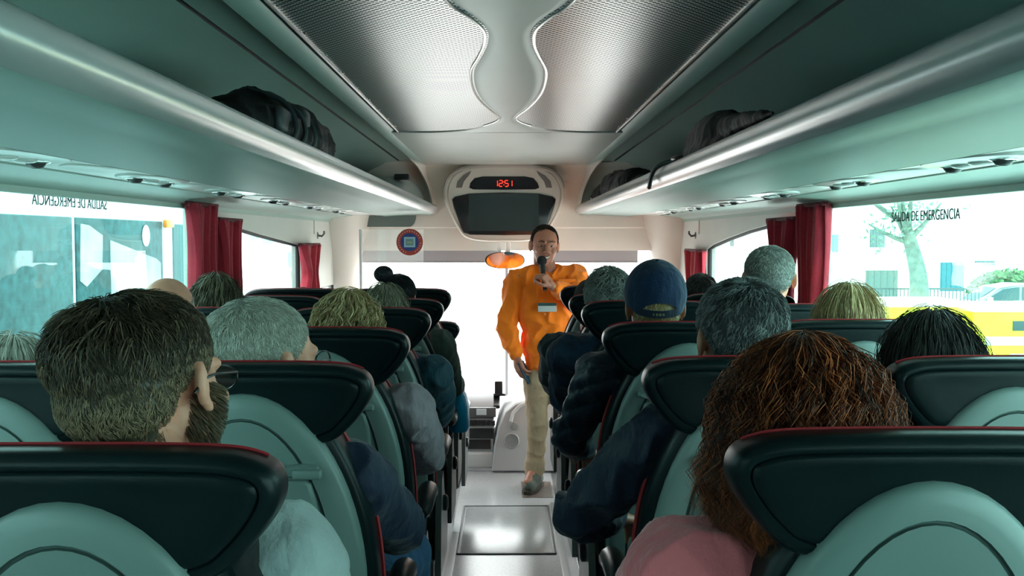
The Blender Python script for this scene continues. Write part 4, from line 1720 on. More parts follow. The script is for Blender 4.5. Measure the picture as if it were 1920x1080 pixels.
    if hood:
        g.cap(N + Vector((-0.075, -0.05, 0.0)), 0.035, N + Vector((0.075, -0.05, 0.0)), 0.035)
        g.cap(N + Vector((-0.05, -0.075, -0.04)), 0.04, N + Vector((0.05, -0.075, -0.04)), 0.04)
    me = blob(g, 0.008, 5)
    crumple(me, fold, 13, seed * 3.1, (1, 1, 0.6), quilt)
    me.materials.append(jacket)
    link('jacket', me, root, 180)
    # trousers and shoes
    g = G()
    g.ell(pel + Vector((0, 0.0, 0.0)), (0.178 * wide, 0.12, 0.10))
    for q in (-1, 1):
        g.cap((q * 0.088, 0.02, 0.575), 0.088, KN[q] + Vector((0, 0, 0.005)), 0.070)
        g.cap(KN[q], 0.067, AN[q] + Vector((0, 0, 0.03)), 0.055)
    me = blob(g, 0.010, 4)
    crumple(me, 0.004, 11, seed, (1, 1, 1))
    me.materials.append(trousers or cloth_mat('dark_blue_denim', (0.03, 0.045, 0.09)))
    link('trousers', me, root, 180)
    for q in (-1, 1):
        g = G()
        ax, ay = AN[q].x, AN[q].y
        g.cap((ax, ay - 0.025, 0.060), 0.042, (ax + q * 0.007, ay + 0.13, 0.045), 0.036)
        g.box((ax + q * 0.003 - 0.045, ay - 0.07, 0.0), (ax + q * 0.003 + 0.045, ay + 0.175, 0.028), 0.012)
        me = blob(g, 0.009, 3)
        me.materials.append(mat('dark_shoe', (0.03, 0.028, 0.027), 0.5))
        link('shoe', me, root, 180)
    if glass_:
        glasses(MH, root)
    info = dict(root=root, MH=MH, H=H, N=N, S=S, E=E, W=W_, base=base, s=s, zs=zs)
    if hair:
        hair(root, MH)
    return info
H_BROWN = hair_mat('hair_brown', (0.012, 0.008, 0.005), (0.058, 0.038, 0.021), (0.28, 0.19, 0.115))
H_WHITE = hair_mat('hair_white', (0.18, 0.165, 0.14), (0.46, 0.43, 0.37), (0.80, 0.76, 0.68))
H_BLONDE = hair_mat('hair_blonde', (0.13, 0.080, 0.028), (0.50, 0.34, 0.15), (0.90, 0.70, 0.42))
H_ASH = hair_mat('hair_ash_blonde', (0.08, 0.07, 0.045), (0.25, 0.22, 0.15), (0.50, 0.45, 0.33))
H_DARK = hair_mat('hair_near_black', (0.006, 0.006, 0.008), (0.016, 0.015, 0.020), (0.045, 0.04, 0.045))
H_STREAK = hair_mat('hair_brown_streaked', (0.014, 0.010, 0.006), (0.055, 0.042, 0.024), (0.26, 0.21, 0.12))
H_PEPPER = hair_mat('hair_salt_and_pepper', (0.022, 0.024, 0.025), (0.11, 0.115, 0.115), (0.38, 0.39, 0.38))
H_GREY = hair_mat('hair_grey', (0.06, 0.06, 0.055), (0.20, 0.20, 0.185), (0.46, 0.45, 0.41))
H_DGREY = hair_mat('hair_dark_grey', (0.014, 0.014, 0.014), (0.05, 0.05, 0.048), (0.16, 0.16, 0.15))
H_AUBURN = hair_mat('hair_auburn', (0.020, 0.0045, 0.002), (0.120, 0.024, 0.009), (0.62, 0.150, 0.045))
H_DBROWN = hair_mat('hair_dark_brown_grey', (0.010, 0.010, 0.010), (0.035, 0.032, 0.030), (0.14, 0.13, 0.12))

NAVY = cloth_mat('navy_shell_jacket', (0.0045, 0.010, 0.027), 0.6, 500, 0.1)
HOODIE = cloth_mat('pale_grey_hoodie', (0.33, 0.36, 0.36), 0.9, 900, 0.3)
BLUE = cloth_mat('dark_blue_jacket', (0.007, 0.014, 0.038), 0.65)
MAUVE = cloth_mat('mauve_grey_jacket', (0.31, 0.235, 0.27), 0.7)
TEALB = cloth_mat('petrol_blue_jacket', (0.008, 0.045, 0.070), 0.65)
GREYGREEN = cloth_mat('grey_green_jacket', (0.07, 0.10, 0.085), 0.7)
PINK = cloth_mat('pink_knit', (0.66, 0.135, 0.155), 0.9, 1000, 0.4)
PUFFER = cloth_mat('navy_puffer', (0.005, 0.012, 0.024), 0.45, 400, 0.05)
DTEAL = cloth_mat('dark_teal_jacket', (0.006, 0.018, 0.024), 0.65)
GREYC = cloth_mat('grey_cardigan', (0.12, 0.125, 0.125), 0.85)
CREAMC = cloth_mat('cream_top', (0.45, 0.43, 0.38), 0.85)
BLACKC = cloth_mat('black_jacket', (0.014, 0.015, 0.016), 0.7)

# ---- left side
p = passenger('person with short faded brown hair and beard in a pale grey hoodie', 'LA', 0, 268, 545, 318, 1.27, yaw=17, pitch=4, roll=-8, zs=0.93,
              hair=lambda r, M: hair_short(r, M, H_BROWN, 1, 15000, 0.019, 0.005, 0.032, 0.00075, nape=130, tone=(0.15, 0.70), clump=0.4, fade=0.6),
              jacket=HOODIE, glass_=True, hair_t=(0.017, 0.010), seed=1, hood=True, vox=0.005, sh_z=-0.01)
# beard and dark sleeveless vest over the hoodie
rng = np.random.default_rng(5)
nb = 2600
ab = rng.uniform(-1.5, 1.5, nb)
eb = rng.uniform(-1.05, -0.25, nb)
db = np.stack([np.sin(ab) * np.cos(eb), np.cos(ab) * np.cos(eb), np.sin(eb)], -1)
keep = ~((np.abs(ab) < 0.30) & (eb > -0.62))
db = db[keep]
rb = head_radial(db)
P = np.stack([HO + db * (rb + 0.012 * t)[:, None] + np.array((0, 0, -0.006 * t)) for t in (0, 0.4, 0.75, 1.0)], 1)
strands_mesh('beard', xf(p['MH'], P), 0.0007, rng.uniform(0.45, 1.0, len(P)), [], H_BROWN, p['root'])
g = G()
g.ell((p['N'].x * 0.6, p['N'].y * 0.4 + 0.03, p['N'].z - 0.26), (0.205, 0.142, 0.235))
g.cap(p['N'] + Vector((-0.10, 0, -0.055)), 0.084, p['S'][-1] + Vector((0.05, 0, -0.025)), 0.086)
g.cap(p['N'] + Vector((0.10, 0, -0.055)), 0.084, p['S'][1] + Vector((-0.05, 0, -0.025)), 0.086)
me = blob(g, 0.008, 4)
crumple(me, 0.004, 10, 3, (1, 1, 1), (0.075, 0.006))
me.materials.append(BLACKC)
link('vest', me, p['root'], 180)

passenger('person with cropped white hair and glasses in a dark blue jacket, left aisle seat', 'LA', 1, 492, 558, 214, 2.06, yaw=40, pitch=2, roll=0, zs=1.12,
          hair=lambda r, M: hair_short(r, M, H_WHITE, 2, 9000, 0.008, 0.004, 0.020, 0.0008, nape=118, tone=(0.25, 0.9), clump=0.25),
          jacket=BLUE, glass_=True, hair_t=(0.007, 0.004), seed=2, arms={1: ((-0.235, 2.25, 1.02), (-0.33, 2.50, 0.93))}, knees={1: (-0.262, 2.58, 0.845)}, trousers=cloth_mat('mid_blue_denim', (0.022, 0.065, 0.14), 0.85))
passenger('person with tousled blonde hair in a mauve grey jacket, third aisle seat left', 'LA', 2, 653, 545, 136, 2.82, yaw=10, pitch=3, s=0.97,
          hair=lambda r, M: hair_long(r, M, H_BLONDE, 3, 3600, (0.096, 0.112, 0.128), (0, -0.016, 0.010), 0.085, ((0, 1.0), (0.5, 1.02), (1, 0.90)), 0.010, 1.6, 0.0011, 66, (0.1, 0.95), 0.08),
          jacket=MAUVE, hair_t=(0.022, 0.012), seed=3, arms={1: ((-0.235, 2.98, 1.03), (-0.30, 3.24, 0.95))}, quilt=(0.10, 0.004))
passenger('person with ash-blonde hair behind the dark bun, in a petrol blue jacket', 'LA', 3, 722, 530, 84, 3.62, yaw=5, pitch=3, s=0.95,
          hair=lambda r, M: hair_long(r, M, H_ASH, 4, 2200, (0.090, 0.108, 0.124), (0, -0.016, 0.008), 0.07, ((0, 1.0), (1, 0.92)), 0.006, 1.5, 0.0013, 66, (0.15, 0.9), 0.05),
          jacket=TEALB, hair_t=(0.020, 0.012), seed=4, arms={1: ((-0.245, 3.74, 1.03), (-0.30, 4.02, 0.93))})


def bun(r, M):
    hair_short(r, M, H_DARK, 6, 2600, 0.012, 0.010, 0.05, 0.0012, nape=122, tone=(0.2, 0.8))
    rng = np.random.default_rng(9)
    g = G()
    c = Vector((-0.060, -0.062, 0.125))
    g.ell(c, (0.044, 0.044, 0.038))
    g.M = M
    u = []
    n = 500
    d = rng.normal(0, 1, (n, 3))
    d /= np.linalg.norm(d, axis=1, keepdims=True)
    ax = np.cross(d, rng.normal(0, 1, (n, 3)))
    ax /= np.linalg.norm(ax, axis=1, keepdims=True)
    P = np.stack([np.array(c) + (d * math.cos(t) + ax * math.sin(t)) * np.array((0.046, 0.046, 0.040)) for t in np.linspace(0, 1.4, 6)], 1)
    g2 = G()
    g2.ell(c, (0.044, 0.044, 0.038), None, 20, 12)
    q = [f for f in g2.f if len(f) == 4]
    strands_mesh('hair_bun', xf(M, P), 0.0013, rng.uniform(0.2, 0.8, n), [(xf(M, np.array(g2.v)), q, 0.1)], H_DARK, r)


passenger('person with dark hair in a high bun, in a grey green jacket, against the windscreen', 'LA', 4, 748, 511, 64, 4.36, yaw=10, pitch=2, s=0.90, hair=bun,
          jacket=GREYGREEN, hair_t=(0.014, 0.010), seed=5, arms={1: ((-0.24, 4.46, 1.02), (-0.28, 4.74, 0.93))})
passenger('person with low white hair at the far left edge of the photo', 'LW', 1, 30, 625, 100, 2.05, yaw=0, pitch=4, s=0.95,
          hair=lambda r, M: hair_long(r, M, H_WHITE, 7, 2600, (0.092, 0.108, 0.125), (0, -0.016, 0.006), 0.05, ((0, 1.0), (1, 0.95)), 0.003, 1.5, 0.0011, 66, (0.2, 0.9), 0.05),
          jacket=GREYC, hair_t=(0.018, 0.012), seed=6)
passenger('person with a bald pale head and dark glasses by the left window', 'LW', 2, 318, 521, 106, 2.82, yaw=28, pitch=2, zs=1.05,
          hair=lambda r, M: hair_short(r, M, H_WHITE, 8, 2500, 0.004, 0.004, 0.010, 0.0008, nape=116, tone=(0.3, 0.9), start=82),
          jacket=BLACKC, glass_=True, hair_t=(0.0, 0.003), seed=7)
passenger('person with brown hair with lighter streaks, fourth left window seat', 'LW', 3, 408, 512, 94, 3.62, wide=0.85, dx=0.04, yaw=12, pitch=4, s=0.98,
          hair=lambda r, M: hair_long(r, M, H_STREAK, 9, 2400, (0.092, 0.108, 0.125), (0, -0.016, 0.008), 0.06, ((0, 1.0), (1, 0.95)), 0.004, 1.4, 0.0012, 66, (0.05, 0.85), 0.05, clump=0.5),
          jacket=GREYC, hair_t=(0.020, 0.012), seed=8)
passenger('person with short dark grey hair low beside the tied left curtain', 'LW', 5, 568, 538, 66, 4.92, yaw=8, pitch=3,
          hair=lambda r, M: hair_short(r, M, H_DGREY, 10, 1800, 0.016, 0.010, 0.03, 0.0013, nape=114, tone=(0.1, 0.9), clump=0.45),
          jacket=BLACKC, hair_t=(0.016, 0.010), seed=9)

# ---- right side
passenger('person with wavy auburn hair in a pink knit top, nearest on the right', 'RA', 0, 1497, 640, 330, 1.42, yaw=4, pitch=5, s=1.02, dx=-0.08,
          hair=lambda r, M: hair_long(r, M, H_AUBURN, 11, 15000, (0.118, 0.130, 0.142), (0.005, -0.020, 0.004), 0.135, ((0, 1.0), (0.35, 1.14), (0.75, 1.18), (1, 1.04)), 0.008, 1.7, 0.00062, 62, (0.0, 1.0), 0.12, clump=0.40, taper_in=0.12),
          jacket=PINK, hair_t=(0.030, 0.02), seed=11, vox=0.006, sh_z=0.035, arms={-1: ((0.205, 1.56, 1.03), (0.30, 1.80, 0.93))})
passenger('person with short pepper grey hair and a bulky navy jacket, elbow out over the aisle', 'RA', 1, 1388, 521, 172, 2.20, yaw=-8, pitch=3, zs=1.06,
          hair=lambda r, M: hair_short(r, M, H_PEPPER, 12, 9000, 0.014, 0.009, 0.022, 0.0009, nape=122, tone=(0.1, 0.85), clump=0.55),
          skin=SKIN2, jacket=NAVY, trousers=MATS['mid_blue_denim'], hair_t=(0.013, 0.009), seed=12, sh_z=0.0, wide=1.06, fold=0.016, arms={-1: ((0.165, 2.27, 1.04), (0.27, 2.42, 0.995))})


def cap_man(r, M):
    hair_short(r, M, H_BLONDE, 13, 2600, 0.006, 0.008, 0.02, 0.0011, nape=120, tone=(0.2, 0.9), start=70)
    CAPM = cloth_mat('royal_blue_cap', (0.004, 0.017, 0.055), 0.8, 900)
    CAPD = cloth_mat('cap_strap_navy', (0.006, 0.010, 0.026), 0.75, 900)
    na, npz = 60, 16
    A = np.linspace(-PI, PI, na, endpoint=False)

    def edge(a):
        # lower rim; rises to an arched opening at the back of the head
        e = np.full(len(a), R(93.0))
        b = np.abs(np.abs(a) - PI)
        return np.where(b < R(32), R(93) - R(20) * np.sqrt(np.maximum(0, 1 - (b / R(32)) ** 2)), e)
    v, f = [], []
    for lay, off in ((0, 0.016), (1, 0.011)):
        for j in range(npz + 1):
            psi = edge(A) * j / npz
            d = dirs(A, np.maximum(psi, 1e-3))
            k = 1 + 0.22 * (1 - (j / npz) ** 2)
            v.append(HO + d * (head_radial(d) + off * k)[:, None])
    v = np.concatenate(v)
    o2 = (npz + 1) * na
    for j in range(npz):
        for i in range(na):
            b = (i + 1) % na
            f.append((j * na + i, (j + 1) * na + i, (j + 1) * na + b, j * na + b))
            f.append((o2 + j * na + i, o2 + j * na + b, o2 + (j + 1) * na + b, o2 + (j + 1) * na + i))
    for i in range(na):
        b = (i + 1) % na
        f.append((npz * na + i, o2 + npz * na + i, o2 + npz * na + b, npz * na + b))
    g = G()
    g.add([tuple(x) for x in xf(M, v)], f)
    cp = g.build('baseball_cap', CAPM, r, 60)
    g = G()
    g.M = M
    vis = []
    for i in range(13):
        a = R(-60 + 10 * i)
        vis.append((math.sin(a), math.cos(a)))
    top = [(0.075 * x, 0.055 + 0.035 * y, 0.050) for x, y in vis]
    far = [(0.080 * x, 0.055 + 0.110 * y, 0.040 - 0.0 + 0.012 * y) for x, y in vis]
    g.loft([top, far, [(x, y, z - 0.005) for x, y, z in far], [(x, y, z - 0.005) for x, y, z in top]], False, False, False)
    g.build('visor', CAPM, cp, 60)
    # strap over the opening, with a small woven mark
    v, f = [], []
    n = 14
    aa = np.concatenate([np.linspace(R(140), PI, n), np.linspace(-PI, R(-140), n)[1:]])
    for off in (0.012, 0.016):
        for ps in (R(84), R(94)):
            d = dirs(aa, np.full(len(aa), ps))
            v.append(HO + d * (head_radial(d) + off)[:, None])
    v = np.concatenate(v)
    L = len(aa)
    for i in range(L - 1):
        f += [(2 * L + i, 2 * L + i + 1, 3 * L + i + 1, 3 * L + i), (i, L + i, L + i + 1, i + 1), (L + i, 3 * L + i, 3 * L + i + 1, L + i + 1), (i, i + 1, 2 * L + i + 1, 2 * L + i)]
    g = G()
    g.add([tuple(x) for x in xf(M, v)], f)
    st = g.build('strap', CAPD, cp, 60)
    g = G()
    for k, w in ((-0.10, 0.05), (-0.02, 0.06), (0.07, 0.05), (0.16, 0.035)):
        d = dirs(np.array([PI + k, PI + k + w, PI + k + w, PI + k]), np.array([R(87.5), R(87.5), R(90.5), R(90.5)]))
        q = HO + d * (head_radial(d) + 0.0172)[:, None]
        q2 = HO + d * (head_radial(d) + 0.015)[:, None]
        g.loft([[tuple(x) for x in xf(M, q)], [tuple(x) for x in xf(M, q2)]])
    g.build('woven_mark', mat('mark_olive', (0.16, 0.15, 0.07), 0.8), st, 0)
    g = G()
    g.M = M
    d = dirs(np.array([0.0]), np.array([0.001]))
    q = HO + d * (head_radial(d) + 0.0205)[:, None]
    g.ell(tuple(q[0]), (0.006, 0.006, 0.004))
    g.build('button', CAPM, cp, 60)


passenger('person in a royal blue baseball cap and navy puffer jacket, third aisle seat right', 'RA', 2, 1228, 487, 106, 3.05, yaw=0, pitch=4, zs=1.08, s=1.03, hair=cap_man,
          skin=SKIN2, jacket=PUFFER, hair_t=(0.019, 0.012), seed=13, quilt=(0.055, 0.010), arms={-1: ((0.205, 3.14, 1.05), (0.27, 3.42, 0.95))})
passenger('person with curly grey hair beside the guide, in a mottled navy jacket', 'RA', 3, 1141, 498, 90, 3.80, yaw=0, pitch=3, s=0.92,
          hair=lambda r, M: hair_short(r, M, H_GREY, 14, 2600, 0.030, 0.024, 0.04, 0.0014, nape=126, tone=(0.30, 1.0), clump=0.45, curl=0.5),
          jacket=cloth_mat('mottled_navy', (0.012, 0.030, 0.060), 0.7, 200, 0.1, 0.5), hair_t=(0.030, 0.024), seed=14, arms={-1: ((0.24, 3.90, 1.05), (0.30, 4.16, 0.95))})
passenger('person in a dark teal jacket, head hidden behind the curly grey-haired passenger', 'RA', 4, 1108, 522, 64, 4.52, yaw=0, pitch=3, s=0.92, dx=-0.02,
          hair=lambda r, M: hair_short(r, M, H_DGREY, 15, 1200, 0.014, 0.010, 0.03, 0.0013, tone=(0.1, 0.8)),
          jacket=DTEAL, hair_t=(0.014, 0.010), seed=15, arms={-1: ((0.215, 4.60, 1.04), (0.26, 4.90, 0.92))})
passenger('person with straight dark hair by the right window, beside the yellow containers in the view', 'RW', 1, 1744, 580, 176, 2.20, yaw=-4, pitch=4, s=1.0, dx=-0.05, wide=0.93,
          hair=lambda r, M: hair_long(r, M, H_DBROWN, 16, 5000, (0.102, 0.118, 0.130), (0, -0.018, 0.006), 0.12, ((0, 1.0), (0.5, 1.06), (1, 1.04)), 0.003, 1.2, 0.0009, 62, (0.05, 0.8), 0.05, clump=0.5),
          jacket=GREYC, hair_t=(0.022, 0.014), seed=16)
passenger('person with a straight blonde bob by the right window', 'RW', 2, 1590, 530, 138, 3.00, yaw=-3, pitch=3, s=0.98,
          hair=lambda r, M: hair_long(r, M, H_BLONDE, 17, 3600, (0.102, 0.116, 0.130), (0, -0.018, 0.008), 0.10, ((0, 1.0), (0.6, 1.06), (1, 1.05)), 0.002, 1.2, 0.0010, 62, (0.1, 0.85), 0.03, clump=0.5),
          jacket=CREAMC, hair_t=(0.022, 0.014), seed=17)
passenger('person with cropped light grey hair sitting tall by the dark right curtain', 'RW', 3, 1443, 460, 92, 3.86, yaw=12, pitch=3, zs=1.02,
          hair=lambda r, M: hair_short(r, M, H_GREY, 18, 3000, 0.010, 0.007, 0.016, 0.0011, nape=116, tone=(0.45, 1.0), clump=0.35),
          jacket=CREAMC, hair_t=(0.010, 0.007), seed=18)
passenger('person with short dark grey hair between the blue cap and the right front window', 'RW', 4, 1313, 511, 64, 4.60, yaw=0, pitch=3,
          hair=lambda r, M: hair_short(r, M, H_DGREY, 19, 1800, 0.016, 0.012, 0.03, 0.0013, nape=124, tone=(0.15, 0.95), clump=0.4),
          jacket=GREYC, hair_t=(0.016, 0.012), seed=19)

# ------------------------------------------------------------------ the guide
GY = 6.62
GB = Vector((at(1012, 900, GY).x, GY, 0.0))
guide = thing('person', 'person in an orange shirt and khaki trousers standing in the aisle, speaking into a microphone', 'person', GB, 0)


def gp(px, py, dy=0.0):
    """a point on the guide, dy towards the camera"""
    return at(px, py, GY - dy) - GB


Hd = gp(1021, 461)
hs = 1.14
MHG = Matrix.Translation(Hd) @ Matrix.Rotation(PI + R(6), 4, 'Z') @ Matrix.Rotation(-R(3), 4, 'X') @ Matrix.Rotation(R(-3), 4, 'Y') @ Matrix.Diagonal((hs, hs, hs, 1))
Ng = gp(1028, 508)
SR, SL = gp(968, 522), gp(1080, 516)           # photo left shoulder, photo right shoulder
ER, WR = gp(949, 612, 0.02), gp(968, 668, 0.07)
EL, WL = gp(1086, 562, 0.18), gp(1036, 538, 0.31)
PV = gp(1027, 690)
hips = (gp(1006, 694), gp(1050, 694))
knees = (gp(1008, 790, 0.03), gp(1058, 790, 0.02))
ank = (gp(1003, 878), gp(1062, 878))
toe = (gp(990, 908, 0.17), gp(1070, 908, 0.15))
g = G()
head_parts(g, MHG)
g.cap(Hd + Vector((0, 0.025, -0.09)), 0.058, Ng, 0.066)
g.cap(SR, 0.055, SL, 0.055)
g.ell(gp(1028, 580), (0.155, 0.10, 0.22))
g.ell(gp(1027, 660), (0.150, 0.10, 0.16))
for a, b, c in ((SR, ER, WR), (SL, EL, WL)):
    g.cap(a, 0.050, b, 0.040)
    g.cap(b, 0.038, c, 0.028)
for q in (0, 1):
    g.cap(hips[q], 0.085, knees[q], 0.055)
    g.cap(knees[q], 0.053, ank[q], 0.035)
    g.cap(ank[q], 0.036, toe[q] + Vector((0, 0.04, 0)), 0.03)
MIC0, MIC1 = gp(1016, 489, 0.235), gp(1021, 536, 0.30)
# the hand that hangs down, holding a phone; the hand round the microphone
hand(g, WR, (0.30, -0.18, -1.0), (-0.75, -0.65, 0.1), 1.08, (28, 30, 22), left=False, thumb_out=35)
md = (MIC0 - MIC1).normalized()
hand(g, WL + Vector((0.0, -0.012, 0.0)), (-0.62, -0.05, 0.78), (0.62, -0.62, 0.45), 1.02, (52, 62, 40), left=True, spread=2, thumb_out=50, thumb_curl=30)
me = blob(g, 0.0042, 2)
me.materials.append(SKIN2)
LIPS = mat('lips', (0.36, 0.12, 0.10), 0.4)
link('body', me, guide, 180)
eyes(MHG, guide)
# smiling mouth with teeth, eyebrows
g = G()
g.M = MHG
pts = [(-0.027, 0.082, -0.050), (-0.014, 0.0925, -0.0585), (0, 0.0955, -0.061), (0.014, 0.0925, -0.0585), (0.027, 0.082, -0.050)]
up = catmull(pts, 5)
g.use(LIPS)
g.tube([(p.x, p.y, p.z + 0.005) for p in up], [0.0022 + 0.0012 * math.sin(PI * i / (len(up) - 1)) for i in range(len(up))], 8)
g.tube([(p.x, p.y - 0.001, p.z - 0.004 - 0.006 * math.sin(PI * i / (len(up) - 1))) for i, p in enumerate(up)], [0.0022 + 0.0018 * math.sin(PI * i / (len(up) - 1)) for i in range(len(up))], 8)
mo = g.build('mouth', None, guide, 60)
g = G()
g.M = MHG
k = len(up)
g.loft([[(p.x * 0.9, p.y - 0.001, p.z + 0.004), (p.x * 0.9, p.y, p.z + 0.001), (p.x * 0.9, p.y - 0.001, p.z - 0.004 - 0.004 * math.sin(PI * i / (k - 1)))] for i, p in enumerate(up)], False, False, False)
g.build('teeth', mat('teeth', (0.75, 0.72, 0.62), 0.25), mo, 60)
for s in (-1, 1):
    g = G()
    g.M = MHG
    g.tube([(s * 0.014, 0.0945, 0.026), (s * 0.030, 0.089, 0.032), (s * 0.048, 0.076, 0.027)], [0.0028, 0.0034, 0.0018], 8)
    g.build('eyebrow', mat('brow_hair', (0.05, 0.035, 0.025), 0.7), guide, 60)
hair_short(guide, MHG, H_BROWN, 30, 2600, 0.007, 0.006, 0.02, 0.0011, nape=114, front=52, tone=(0.1, 0.5))
ORANGE = mat('orange_shirt_cloth', (1.0, 0.215, 0.006), 0.75, bump=(90, 0.25, (1, 1, 0.5), 0.004), sheen=0.2, spec=0.25)
g = G()
g.cap(SR + Vector((0, 0, -0.01)), 0.075, SL + Vector((0, 0, -0.01)), 0.078)
g.cap(Ng + Vector((-0.05, 0, -0.02)), 0.062, SR, 0.068)
g.cap(Ng + Vector((0.05, 0, -0.02)), 0.062, SL, 0.070)
g.ell(gp(1026, 575), (0.205, 0.135, 0.25))
g.ell(gp(1030, 640), (0.185, 0.130, 0.20))
rings = []
for px, py, rx, ry in ((1030, 600, 0.165, 0.118), (1031, 650, 0.165, 0.125), (1032, 684, 0.168, 0.128), (1033, 694, 0.165, 0.126)):
    c = gp(px, py)
    rings.append([(c.x + rx * math.cos(2 * PI * k / 28), c.y + ry * math.sin(2 * PI * k / 28), c.z) for k in range(28)])
g.loft(rings)
g.cap(SR + Vector((0, 0, -0.01)), 0.078, ER, 0.066)
g.cap(ER, 0.066, WR + (ER - WR).normalized() * 0.03, 0.048)
g.cap(SL + Vector((0, 0, -0.01)), 0.082, EL, 0.072)
g.cap(EL, 0.072, WL + (EL - WL).normalized() * 0.035, 0.046)
me = blob(g, 0.007, 4)
crumple(me, 0.017, 11, 77, (1, 1, 0.7))
me.materials.append(ORANGE)
shirt = link('shirt', me, guide, 180)
g = G()                                          # collar leaves
for s in (-1, 1):
    a = Ng + Vector((0, -0.06, 0.0))
    pts = [(s * 0.015, -0.085, -0.035), (s * 0.055, -0.080, -0.085), (s * 0.085, -0.045, -0.03), (s * 0.078, 0.02, 0.025), (s * 0.04, 0.07, 0.035), (s * 0.066, -0.02, 0.028), (s * 0.045, -0.065, 0.005)]
    ins = [Ng + Vector(q) for q in pts]
    g.loft([[q for q in ins], [q + Vector((s * 0.004, -0.012, 0.006)) for q in ins]])
g.build('collar', ORANGE, shirt, 40)
g = G()
c = gp(1062, 540, 0.142)
g.box((c.x - 0.055, c.y - 0.010, c.z - 0.055), (c.x + 0.055, c.y + 0.02, c.z + 0.055), 0.008)
g.box((c.x - 0.058, c.y - 0.016, c.z + 0.025), (c.x + 0.058, c.y + 0.02, c.z + 0.058), 0.006)
g.build('chest_pocket', ORANGE, shirt, 60)
g = G()
for k in range(6):
    q = gp(1020 + k * 1.0, 535 + k * 27, 0.142 if k < 5 else 0.135)
    g.M = Matrix.Translation(q)
    g.lathe([(0.0, 0.004), (0.006, 0.004), (0.006, -0.002), (0, -0.002)], axis='y', n=12)
g.build('buttons', mat('button_orange', (0.75, 0.30, 0.10), 0.4), shirt, 30)
# name badge hanging on a cord
g = G()
c = gp(1026, 577, 0.165)
g.box((c.x - 0.060, c.y - 0.003, c.z - 0.026), (c.x + 0.060, c.y + 0.003, c.z + 0.026), 0.002)
bd = g.build('name_badge', mat('badge_white', (0.62, 0.70, 0.70), 0.35), guide)
g = G()
g.box((c.x - 0.060, c.y - 0.0045, c.z + 0.012), (c.x + 0.060, c.y + 0.001, c.z + 0.032), 0.002)
g.build('badge_band', mat('badge_green', (0.05, 0.14, 0.13), 0.4), bd)
# khaki trousers
g = G()
c = gp(1028, 690)
g.ell(c + Vector((0, 0, 0.02)), (0.158, 0.115, 0.11))
for q in (0, 1):
    g.cap(hips[q], 0.095, knees[q], 0.070)
    g.cap(knees[q], 0.070, ank[q] + Vector((0, 0, 0.03)), 0.062)
    g.cap(ank[q] + Vector((0, -0.01, 0.05)), 0.066, ank[q] + Vector((0, -0.01, -0.005)), 0.068)
me = blob(g, 0.008, 4)
crumple(me, 0.007, 8, 21, (1, 1, 1.4))
me.materials.append(cloth_mat('khaki_cotton', (0.42, 0.30, 0.19), 0.8))
link('trousers', me, guide, 180)
for q in (0, 1):
    g = G()
    d = toe[q] - ank[q]
    d.z = 0
    d.normalize()
    heel = ank[q] - d * 0.06
    zf = -0.0
    g.cap((heel.x, heel.y, 0.060), 0.045, (toe[q].x - d.x * 0.04, toe[q].y - d.y * 0.04, 0.050), 0.042)
    g.cap((ank[q].x, ank[q].y, 0.09), 0.052, (toe[q].x - d.x * 0.09, toe[q].y - d.y * 0.09, 0.075), 0.046)
    me = blob(g, 0.007, 3)
    me.materials.append(cloth_mat('olive_grey_shoe', (0.12, 0.13, 0.11), 0.7))
    shoe = link('shoe', me, guide, 180)
    g = G()
    pr_ = []
    sd = Vector((d.y, -d.x, 0))
    for t, w in ((-0.105, 0.025), (-0.09, 0.042), (0.0, 0.044), (0.10, 0.052), (0.16, 0.046), (0.195, 0.022)):
        pr_.append((t, w))
    outl = [ank[q] + d * t + sd * w for t, w in pr_] + [ank[q] + d * t - sd * w for t, w in reversed(pr_)]
    g.loft([[(v.x, v.y, 0.001) for v in outl], [(v.x, v.y, 0.026) for v in outl]])
    g.build('sole', mat('brown_sole', (0.06, 0.045, 0.035), 0.7), shoe, 40)
    g = G()
    for k in range(4):
        c = ank[q] + d * (0.05 + 0.022 * k)
        g.tube([(c.x + sd.x * 0.024, c.y + sd.y * 0.024, 0.112 - 0.012 * k), (c.x, c.y, 0.120 - 0.012 * k), (c.x - sd.x * 0.024, c.y - sd.y * 0.024, 0.112 - 0.012 * k)], 0.0035, 6)
    g.build('laces', mat('lace_grey', (0.25, 0.25, 0.22), 0.8), shoe)

root = thing('microphone', 'black handheld microphone held to the mouth of the guide in orange', 'microphone', GB + MIC1, 0)
v = MIC0 - MIC1
mm = v.to_track_quat('Z', 'Y').to_matrix().to_4x4()
L = v.length
g = G()
g.M = mm
g.lathe([(0.0, -0.03), (0.014, -0.03), (0.0165, L * 0.5), (0.019, L - 0.025), (0.012, L - 0.02), (0.0, L - 0.02)], n=20)
g.build('handle', BLACK, root)
g = G()
g.M = mm
g.ell((0, 0, L), (0.032, 0.032, 0.033))
g.build('foam_head', mat('black_foam', (0.012, 0.012, 0.013), 0.9, bump=(700, 0.5)), root, 180)
root = thing('phone', 'dark blue phone in the lowered hand of the guide in orange', 'phone', GB + gp(985, 698, 0.075), 0)
g = G()
g.M = Matrix.Rotation(R(28), 4, 'Y') @ Matrix.Rotation(R(35), 4, 'Z')
g.M = Matrix.Rotation(R(-26), 4, 'Y') @ Matrix.Rotation(R(58), 4, 'Z')
g.box((-0.036, -0.006, -0.078), (0.036, 0.006, 0.078), 0.005)
g.build('case', mat('phone_case_blue', (0.012, 0.035, 0.08), 0.4), root)
M_ = g.M
g = G()
g.M = M_
g.box((-0.032, -0.0075, -0.072), (0.032, -0.005, 0.072), 0.002)
g.build('screen', mat('phone_screen', (0.02, 0.06, 0.09), 0.15), root)

